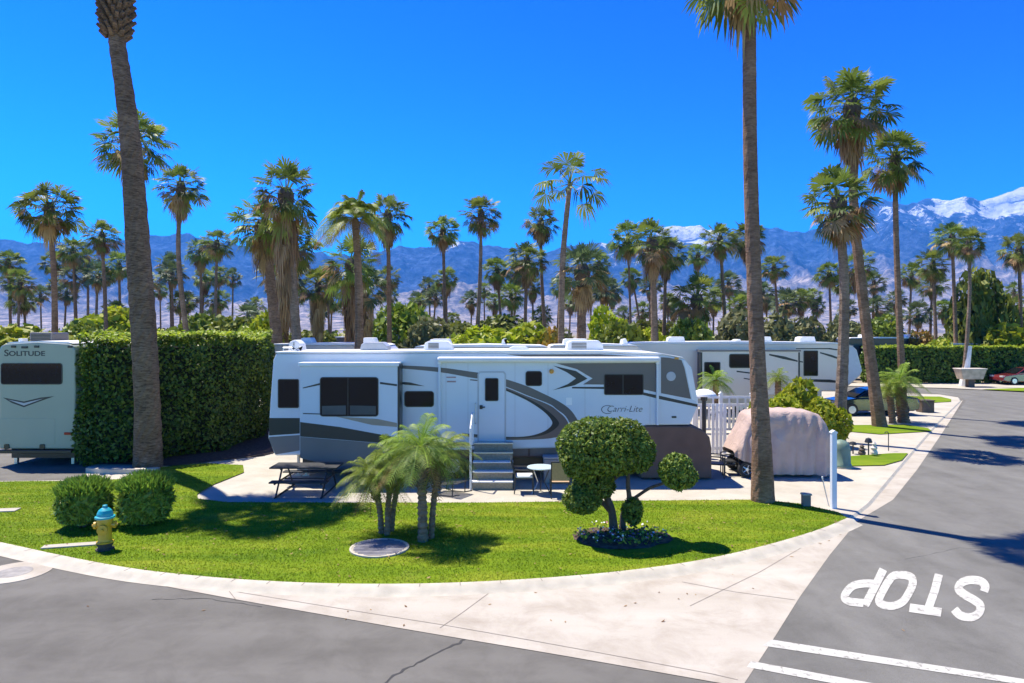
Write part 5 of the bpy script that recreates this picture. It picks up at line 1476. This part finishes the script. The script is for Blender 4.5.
# ------------------------------------------------------------------ hedges and the lime bushes
def hedge(name, label, outline, z0, z1, n, size, mat, seed, top_bump=.12, group=None):
    """clipped hedge: leaves over the faces and through the outer layer of an upright block, dark twigs inside"""
    c = np.mean(np.array(outline), axis=0); t = thing(name, label, 'hedge', (c[0], c[1], z0), group)
    P = [np.array(p) - c for p in outline]; m = len(P); rg = np.random.default_rng(seed)
    L_ = [np.linalg.norm(P[(i + 1) % m] - P[i]) for i in range(m)]
    area = sum(L_) * (z1 - z0); ar_top = abs(sum(P[i][0] * P[(i + 1) % m][1] - P[(i + 1) % m][0] * P[i][1] for i in range(m))) / 2
    ntop = int(n * ar_top / (area + ar_top)); ns = n - ntop
    e = rg.choice(m, ns, p=np.array(L_) / sum(L_)); u = rg.random(ns); Pa = np.array(P); Pb = np.roll(Pa, -1, axis=0)
    q = Pa[e] + (Pb[e] - Pa[e]) * u[:, None]; z = rg.random(ns) * (z1 - z0)
    tan = (Pb - Pa) / np.array(L_)[:, None]; nor = np.column_stack([tan[:, 1], -tan[:, 0]])
    if sum(P[i][0] * P[(i + 1) % m][1] - P[(i + 1) % m][0] * P[i][1] for i in range(m)) < 0: nor = -nor
    inn = (vnoise((q[:, 0] + q[:, 1]) * 1.1 + 40, z * .9 + 40, seed) - .5) * .42 + (vnoise((q[:, 0] + q[:, 1]) * .45 + 70, z * .2 + 40, seed + 3) - .6) * top_bump * 1.6 - .22 * rg.random(ns) ** 2 + .05 * (rg.random(ns) < .06)
    inn -= .38 * np.clip((z - (z1 - z0) + .5) / .5, 0, 1) ** 2 + .28 * np.clip((.5 - z) / .5, 0, 1)
    pos = np.column_stack([q + nor[e] * inn[:, None], z]); nn = np.column_stack([nor[e], np.full(ns, .25)])
    lo, hi = Pa.min(0), Pa.max(0); cand = rg.uniform(lo, hi, (ntop * 4, 2)); cand = cand[in_poly(cand, [tuple(p) for p in P])][:ntop]
    zt = (z1 - z0) + (vnoise(cand[:, 0] * 1.3 + 50, cand[:, 1] * 1.3 + 50, seed + 1) - .5) * top_bump * 2 - .12 * rg.random(len(cand)) ** 2 + .12 * (rg.random(len(cand)) < .1) * rg.random(len(cand))
    pos = np.vstack([pos, np.column_stack([cand, zt])]); nn = np.vstack([nn, np.tile([0, 0, 1.], (len(cand), 1))])
    V, Fc = leaf_cards(rg, pos, nn, size, 1.6, .75)
    raw('foliage', V, Fc, [mat], parent=t)
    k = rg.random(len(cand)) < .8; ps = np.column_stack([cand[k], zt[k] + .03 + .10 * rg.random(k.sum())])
    V, Fc = leaf_cards(rg, ps, np.tile([0, -.3, 1.], (len(ps), 1)), size * .95, 1.7, .6); raw('sunlit_top_leaves', V, Fc, [lime_l], parent=t)  # lime leaves put the sunlight on the hedge top into the leaf colour
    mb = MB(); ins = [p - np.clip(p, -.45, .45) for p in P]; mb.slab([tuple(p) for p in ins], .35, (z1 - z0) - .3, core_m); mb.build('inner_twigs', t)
    return t
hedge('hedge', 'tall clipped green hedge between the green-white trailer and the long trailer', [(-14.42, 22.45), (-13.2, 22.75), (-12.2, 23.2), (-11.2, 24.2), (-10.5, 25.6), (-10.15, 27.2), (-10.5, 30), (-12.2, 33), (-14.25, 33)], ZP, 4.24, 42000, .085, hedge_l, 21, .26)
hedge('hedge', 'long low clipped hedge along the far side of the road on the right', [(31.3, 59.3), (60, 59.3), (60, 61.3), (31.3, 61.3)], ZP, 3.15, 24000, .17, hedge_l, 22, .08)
for k, (px, top, half, Y, lab) in enumerate(((775, 398, 25, 27., 'bright lime bush behind the covered cart, left half'), (800, 386, 27, 28.5, 'bright lime bush behind the covered cart, tallest'), (826, 402, 20, 26.5, 'bright lime bush behind the covered cart, right end by the near trunk'), (754, 405, 9, 26.5, 'small lime bush peeping from behind the bare trunk'))):
    bush(px, top, half, 'l', Y, lab, 'lime_bush', 'bush', group='lime bushes behind the cart')
x, y = G(118, 474, ZP); mb = MB(); nk = 14
vs, fs = [], []
for k in range(nk + 1):
    xx = -1.15 + 2.3 * k / nk; yy = .22 * (xx / 1.15) ** 2
    for a, b in ((0, 0), (0, .14), (.16, .15), (.18, 0)):
        vs.append((xx, yy + a - .1 * (xx > 0.6) * (xx - .6), b))
for k in range(nk):
    fs += [(4 * k + j, 4 * k + j + 1, 4 * k + 5 + j, 4 * k + 4 + j) for j in range(3)]
mb.add(vs, fs, kerb_c); structure(mb.build('planter_kerb', loc=(x, y, ZP)))
g = [(-14.6, 22.9), (-11.2, 22.6), (-8.9, 24.4), (-8.2, 27), (-8.2, 36), (-14.6, 36)]
sheet('soil_bed', g, ZL + .004, mulch)

sheet('shaded_driveway', [G(-90, 482, ZP), G(40, 480.5, ZP), G(84, 479.5, ZP), G(88, 466, ZP), (-14.6, 34), (-24, 34)], ZP + .004, asphalt)  # asphalt sheet whose dark tone also paints in the shade on this pad

# ------------------------------------------------------------------ the green-white trailer on the left
Y2 = 22.6; xr = W(75, 0, Y2)[0]; xl = xr - 2.52; xc = (xl + xr) / 2
lt_ = thing('travel_trailer', 'pale green-white trailer seen square from its rear at the left edge', 'trailer', (xc, Y2, ZP))
hw = (xr - xl) / 2; zt = W(0, 343.5, Y2)[1] - ZP; zb = W(0, 449, Y2)[1] - ZP
mb = MB(); prof = [(-hw, zb), (hw, zb), (hw, zt - .22), (hw - .06, zt - .08), (hw - .22, zt - .015), (0, zt + .05), (-hw + .22, zt - .015), (-hw + .06, zt - .08), (-hw, zt - .22)]
mb.prism(prof, 0, 11.5, gel_cap); mb.build('body', lt_, bevel=.05, seg=3)
mb = MB(); mb.prism([(-hw + .15, zt), (hw - .15, zt), (hw - .3, zt + .05), (0, zt + .085), (-hw + .3, zt + .05)], .12, 11.3, gel_roof); mb.build('roof', lt_)
def lx(px): return W(px, 0, Y2)[0] - xc
def lz(py): return W(0, py, Y2)[1] - ZP
window(lt_, lx(1), lx(62.5), lz(384.5), lz(363), 0, .09)
mb = MB()
for pts in ([(3, 397.5), (24, 401.5), (41, 397.5), (54.5, 396.2), (38, 402), (24, 407.2), (12, 403)],):
    mb.prism([(lx(a), lz(b)) for a, b in pts], -.004, .02, blackp)
mb.prism([(lx(a), lz(b)) for a, b in [(8, 399.6), (24, 403), (44, 398.4), (24, 405.6)]], -.006, .01, silver); mb.build('chevron', lt_)
lettering('lettering', 'S', .30, blackp, lt_, lx(6.5), -.004, lz(356.0), 0, 1.15, .004)
lettering('lettering', 'OLITUDE', .225, blackp, lt_, lx(27), -.004, lz(355.8), 0, 1.30, .004)
for px, py, w in ((14, 346.5, 4), (25, 347.2, 5.5), (37, 346.5, 4), (70.5, 346.6, 4)):
    mb = MB(); mb.prism(rrect(lx(px - w / 2), lx(px + w / 2), lz(py + 1.2), lz(py - 1.0), .015), -.05, .02, blackp); mb.build('marker_light', lt_)
for px in (7, 42.5):
    mb = MB(); mb.prism(rrect(lx(px - 2.5), lx(px + 2.5), lz(449), lz(444), .05), -.03, .02, blackp); mb.build('reverse_light', lt_)
mb = MB(); mb.prism(rrect(lx(64.5), lx(72), lz(434.8), lz(432.2), .03), -.03, .02, red_lens); mb.build('tail_light', lt_)
mb = MB(); a_ = rrect(lx(-3), lx(55), lz(444), lz(418.5), .04); mb.prism(a_, -.006, .02, gel_cap); mb.build('access_panel', lt_, bevel=.004)
mb = MB(); mb.box(-hw + .05, hw - .05, -.12, .10, zb - .13, zb - .02, blackp); mb.build('bumper', lt_, bevel=.015)
mb = MB(); mb.box(-hw + .2, hw - .2, .3, 11.2, zb - .35, zb - .01, blackp); mb.build('chassis', lt_)
mb = MB(); mb.box(lx(10), lx(34), .9, 1.8, zt + .06, zt + .36, greyp); ac_ = mb.build('air_conditioner', lt_, bevel=.04)
mb = MB()
for k in range(5): mb.box(lx(12), lx(32), .88, .90, zt + .10 + .05 * k, zt + .125 + .05 * k, blackp)
mb.build('louvre', ac_)
mb = MB(); mb.box(lx(5), lx(9), .6, .9, zt + .04, zt + .16, gel_roof); mb.build('vent_cover', lt_, bevel=.02)
for s in (-1, 1):
    for yy in (3.8, 4.75):
        mb = MB(); mb.lathe([(.2, -.12), (.38, -.12), (.40, -.08), (.40, .08), (.38, .12), (.2, .12)], rubber, (s * (hw - .25), yy, .40), 22, 'x'); w_ = mb.build('wheel', lt_)
        mb = MB(); mb.lathe([(.04, -.14), (.24, -.125), (.24, .125), (.04, .14)], alu, (s * (hw - .25), yy, .40), 16, 'x'); mb.build('rim', w_)
    mb = MB(); mb.box(s * (hw - .3) - .05, s * (hw - .3) + .05, .35, .45, 0, zb - .2, alu); mb.build('stabiliser_leg', lt_)

# ------------------------------------------------------------------ the second trailer and those beyond
Y3 = 37.
s2 = thing('travel_trailer', 'cream fifth wheel trailer with dark swoops parked behind the white gate', 'trailer', (W(752, 0, Y3)[0], Y3, ZP))
sx0, sy0 = s2.location[0], s2.location[1]
def q3(pts): return [(W(a, b, Y3)[0] - sx0, W(a, b, Y3)[1] - ZP) for a, b in pts]
mb = MB(); mb.prism(q3([(622, 345), (640, 343.5), (835, 343.8), (853, 346), (857, 350), (862.5, 371), (860, 376), (845, 389), (838, 391), (822, 391), (818, 404), (630, 408)]), 0, 2.5, cream); mb.build('body', s2, bevel=.05, seg=3)
mb = MB(); mb.prism(q3([(622, 345), (636, 342.3), (740, 341.2), (836, 342.4), (854, 345.8), (835, 343.8), (640, 343.6)]), -.03, 2.55, gel_roof); mb.build('roof', s2)
mb = MB(); mb.prism(q3([(843, 346), (853, 347.3), (856.5, 351.5), (861.5, 371), (859.5, 375), (843, 388)]), -.012, 2.512, M('nose_grey', (.50, .53, .57), .35, .04)); mb.build('nose_cap', s2, bevel=.02)
mb = MB(); mb.prism(q3([(697.5, 351), (795, 351), (795, 392), (697.5, 398)]), -.6, .1, cream); sl2 = mb.build('slide_out', s2, bevel=.02)
mb = MB(); mb.prism(q3([(696.5, 349.6), (796, 349.6), (796, 351.2), (696.5, 351.2)]), -.64, .05, greyp); mb.prism(q3([(793.6, 352), (795.2, 352), (795.2, 390), (793.6, 390)]), -.61, .0, blackp); mb.prism(q3([(697.4, 352), (699.2, 352), (699.2, 396), (697.4, 396)]), -.61, 0., blackp); mb.build('slide_roof', sl2)
def w3(a, b, c, d, par, y, r=.08, **k):
    p = q3([(a, b), (c, d)]); return window(par, p[0][0], p[1][0], p[1][1], p[0][1], y, r, **k)
w3(725.5, 353.5, 752, 367.5, sl2, -.6, .12, bar=.05); w3(803.5, 350.5, 818, 376, s2, 0, .06, bar=.04)
p = q3([(701, 361.5), (717, 376)]); window(sl2, p[0][0], p[1][0], p[1][1], p[0][1], -.6, .06, bar=.05)
mb = MB()
for pts in ([(765, 353.5), (780, 356), (793, 360), (793, 361.4), (778, 358.4), (765, 355)], [(733, 370), (752, 372.5), (752, 373.7), (733, 371.4)], [(740, 377), (756, 380), (756, 380.9), (740, 378)]):
    mb.prism(q3(pts), -.606, -.59, blackp)
mb.build('stripe_decal', sl2)
mb = MB()
for pts in ([(796, 360.2), (803, 361.5), (803, 362.6), (796, 361.6)], [(820, 352), (832, 355), (842, 359), (842, 360.6), (830, 356.6), (820, 353.3)], [(796, 348.2), (830, 348), (842, 350), (842, 351), (828, 349.2), (796, 349.2)], [(796, 379), (830, 379.5), (841, 381.5), (841, 383), (796, 381)]):
    mb.prism(q3(pts), -.006, .01, blackp)
mb.build('stripe_decal', s2)
mb = MB(); mb.box(-4.8, 2.6, .3, 2.2, .35, .7, blackp); mb.build('chassis', s2)
for a, b in ((766, 779), (806, 824), (740, 748), (672, 690)):
    p = q3([(a, 342.5), (b, 336.8)]); h_ = p[1][1] if b - a > 10 else p[1][1] - .14
    mb = MB(); mb.prism([(p[0][0], p[0][1] - .1), (p[0][0] + .06, h_ - .05), (p[0][0] + .2, h_), (p[1][0] - .1, h_), (p[1][0], p[0][1] - .1)], .9, 1.6, gel_roof); o = mb.build('air_conditioner' if b - a > 10 else 'vent_cover', s2, bevel=.03)
for xx in (-.6, .4):
    mb = MB(); mb.lathe([(.2, 0), (.38, 0), (.4, .04), (.4, .2), (.2, .24)], rubber, (xx, .15, .4), 20, 'y'); w_ = mb.build('wheel', s2); mb = MB(); mb.lathe([(.04, -.01), (.23, -.005), (.23, .05)], alu, (xx, .15, .4), 16, 'y'); mb.build('rim', w_)
mb = MB(); mb.box(3.9, 4.0, .5, .6, 0, 1.5, alu); mb.build('landing_leg', s2)


def far_trailer(px0, px1, Y, ztop, label, body=cream, dark=False, ac=((.2, .32), (.62, .74)), name='motorhome'):
    x0, x1 = W(px0, 0, Y)[0], W(px1, 0, Y)[0]; Lh = (x1 - x0) / 2
    t = thing(name, label, 'trailer' if name == 'travel_trailer' else 'motorhome', ((x0 + x1) / 2, Y, 0), 'roofs of trailers and motorhomes in the back rows')
    zt = ztop; zb = .55
    mb = MB(); mb.prism([(-Lh, zb), (Lh - .5, zb), (Lh, 1.1), (Lh - .05, 1.8), (Lh - .25, zt - .35), (Lh - .6, zt), (-Lh + .15, zt), (-Lh, zt - .15)], 0, 2.5, body); mb.build('body', t, bevel=.06)
    mb = MB(); mb.prism([(-Lh + .12, zt), (Lh - .55, zt), (Lh - .8, zt + .07), (0, zt + .12), (-Lh + .3, zt + .06)], -.04, 2.54, gel_roof); mb.build('roof', t)
    for a, b in ac:
        xa, xb = -Lh + 2 * Lh * a, -Lh + 2 * Lh * b
        mb = MB(); mb.prism([(xa, zt + .03), (xa + .05, zt + .32), (xa + .2, zt + .36), (xb - .15, zt + .36), (xb, zt + .03)], .8, 1.6, gel_roof); mb.build('air_conditioner', t, bevel=.03)
    for a, b in ((.12, .24), (.35, .50), (.60, .72)):
        window(t, -Lh + 2 * Lh * a, -Lh + 2 * Lh * b, zt - 1.5, zt - .65, 0, .08, bar=.04)
    for a in (.3, .42):
        mb = MB(); mb.lathe([(.2, -.02), (.42, -.02), (.44, .03), (.44, .2), (.2, .22)], rubber, (-Lh + 2 * Lh * a, .05, .44), 18, 'y'); mb.build('wheel', t)
    mb = MB(); mb.prism([(-Lh + .3, 1.5), (Lh - .8, 1.25), (Lh - .8, 1.5), (-Lh + .3, 1.62)], -.006, .01, taupe); mb.build('stripe_decal', t)
    return t
far_trailer(262, 398, 33, 3.86, 'white-roofed trailer right behind the long trailer, left half', ac=((.24, .34), (.70, .82)), name='travel_trailer')
far_trailer(412, 560, 31, 3.82, 'white-roofed trailer right behind the long trailer, above its door', ac=((.10, .26), (.6, .64)), name='travel_trailer')
far_trailer(548, 650, 34, 3.80, 'white-roofed trailer behind the long trailer, above its bedroom window', ac=((.16, .42), (.75, .82)), name='travel_trailer')
far_trailer(88, 134, 62, 3.45, 'distant white motorhome roof just left of the scarred trunk', ac=((.6, .75),))
far_trailer(158, 215, 66, 3.5, 'distant white motorhome roof above the tall clipped hedge', ac=((.3, .5),))
far_trailer(218, 262, 60, 3.35, 'distant white motorhome roof left of the shaggy clump', ac=((.3, .4),))
far_trailer(300, 372, 72, 3.9, 'distant motorhome with brown side seen between the shaggy palms', body=taupe)
far_trailer(384, 432, 64, 3.9, 'distant motorhome with brown side left of the straight palm', body=taupe)
far_trailer(848, 938, 64, 3.9, 'black motorhome with white roof behind the second trailer nose', body=blackp, ac=((.2, .3), (.7, .8)))
far_trailer(905, 1000, 66, 3.3, 'pale motorhome roof showing above the far hedge', ac=((.3, .4),))

# ------------------------------------------------------------------ cars
def car(name, label, x, y, L, paint, face=-1, cat='car', group=None, wheels=alu):
    """saloon seen side-on; face -1 points to -x"""
    t = thing(name, label, cat, (x, y, ZP), group, 0 if face < 0 else R_(180))
    s = L / 4.6; Wd = .9
    low = [(-2.3, .35), (-2.28, .62), (-2.1, .78), (-1.1, .93), (1.5, 1.0), (2.2, .95), (2.3, .7), (2.28, .35), (1.95, .25), (-1.95, .25)]
    def loft(prof, y0, y1, yt0=None, mat=paint):
        m_ = MB(); n = len(prof); vs = []
        zmin = min(p[1] for p in prof); zmax = max(p[1] for p in prof)
        for sd in (-1, 1):
            for a, b in prof:
                k = (b - zmin) / (zmax - zmin); vs.append((a * s, sd * (y0 + (y1 - y0) * k), b))
        fs = [tuple(range(n)), tuple(range(2 * n - 1, n - 1, -1))] + [(i, i + n, (i + 1) % n + n, (i + 1) % n) for i in range(n)]
        m_.add(vs, fs, mat); return m_
    loft(low, Wd, Wd - .04).build('body', t, bevel=.07, seg=3)
    cab = [(-1.15, .92), (-.35, 1.38), (.1, 1.45), (.75, 1.43), (1.75, .98)]
    loft(cab, .80, .60).build('cabin', t, bevel=.06, seg=3)
    gmb = MB()
    def side(pts, sd):
        n = len(pts); vs = []
        for off in (.012, -.02):
            for a, b in pts:
                k = (b - .92) / .53; vs.append((a * s, sd * (.80 - .20 * k + off), b))
        gmb.add(vs, [tuple(range(n)), tuple(range(2 * n - 1, n - 1, -1))] + [(i, i + n, (i + 1) % n + n, (i + 1) % n) for i in range(n)], glass)
    for sd in (-1, 1):
        side([(-.92, 1.0), (-.34, 1.32), (.12, 1.38), (.12, 1.0)], sd); side([(.2, 1.0), (.2, 1.385), (.70, 1.36), (1.4, 1.03)], sd)
    gmb.build('side_window', t)
    for nm_, a0, b0, a1, b1 in (('windscreen', -1.16, .95, -.40, 1.37), ('rear_window', 1.70, 1.02, .80, 1.43)):
        gmb = MB()
        k0, k1 = (b0 - .92) / .53, (b1 - .92) / .53; w0, w1 = .74 - .2 * k0, .74 - .2 * k1; dx = -.02 if a0 < 0 else .02
        gmb.add([(a0 * s + dx, -w0, b0 + .02), (a0 * s + dx, w0, b0 + .02), (a1 * s + dx, w1, b1 + .02), (a1 * s + dx, -w1, b1 + .02)], [(0, 1, 2, 3)], glass)
        gmb.build(nm_, t)
    for wx in (-1.4, 1.38):
        for sd in (-1, 1):
            m_ = MB(); m_.lathe([(.16, -.11), (.31, -.11), (.33, -.07), (.33, .07), (.31, .11), (.16, .11)], rubber, (wx * s, sd * .82, .33), 22, 'y'); w_ = m_.build('wheel', t)
            m_ = MB(); m_.lathe([(.03, -.115 * 1), (.2, -.112), (.21, .112), (.03, .115)], wheels, (wx * s, sd * .82, .33), 16, 'y'); m_.build('rim', w_)
    for sd in (-.6, .6):
        m_ = MB(); m_.box(-2.30 * s, -2.12 * s, sd - .2, sd + .2, .62, .76, silver); m_.build('headlight', t, bevel=.02)
        m_ = MB(); m_.box(2.16 * s, 2.32 * s, sd - .2, sd + .2, .74, .88, red_lens); m_.build('tail_light', t, bevel=.02)
    return t
car('parked_car', 'dark teal car parked behind the leaning palm trunk in front of the second trailer', W(879, 0, 36.)[0], 37., 4.5, car_dark)
car('parked_car', 'red car cut by the right edge, parked before the far hedge', W(1028, 0, 57.6)[0], 58.1, 4.7, car_red)
# cream planter box beside the painted palm foot
x, y = G(970, 389.5, ZP); t = thing('planter_box', 'cream tapered planter box on a short stand before the far hedge', 'planter', (W(970, 0, 55.4)[0], 55.4, ZP))
mb = MB(); v = [(-.82, -.4, .62), (.82, -.4, .62), (.82, .4, .62), (-.82, .4, .62), (-1.05, -.5, 1.42), (1.05, -.5, 1.42), (1.05, .5, 1.42), (-1.05, .5, 1.42)]
mb.add(v, [(3, 2, 1, 0), (4, 5, 6, 7), (0, 1, 5, 4), (1, 2, 6, 5), (2, 3, 7, 6), (3, 0, 4, 7)], M('cream_planter', (.50, .40, .29), .8, .25, 2.5, .3, 12)); mb.build('box', t, bevel=.04)
mb = MB(); mb.box(-1.08, 1.08, -.53, .53, 1.422, 1.50, M('cream_rim', (.60, .53, .44), .8, .1)); mb.build('rim', t, bevel=.02)
mb = MB(); mb.box(-.25, .25, -.2, .2, 0, .62, brown_box); mb.build('stand', t)
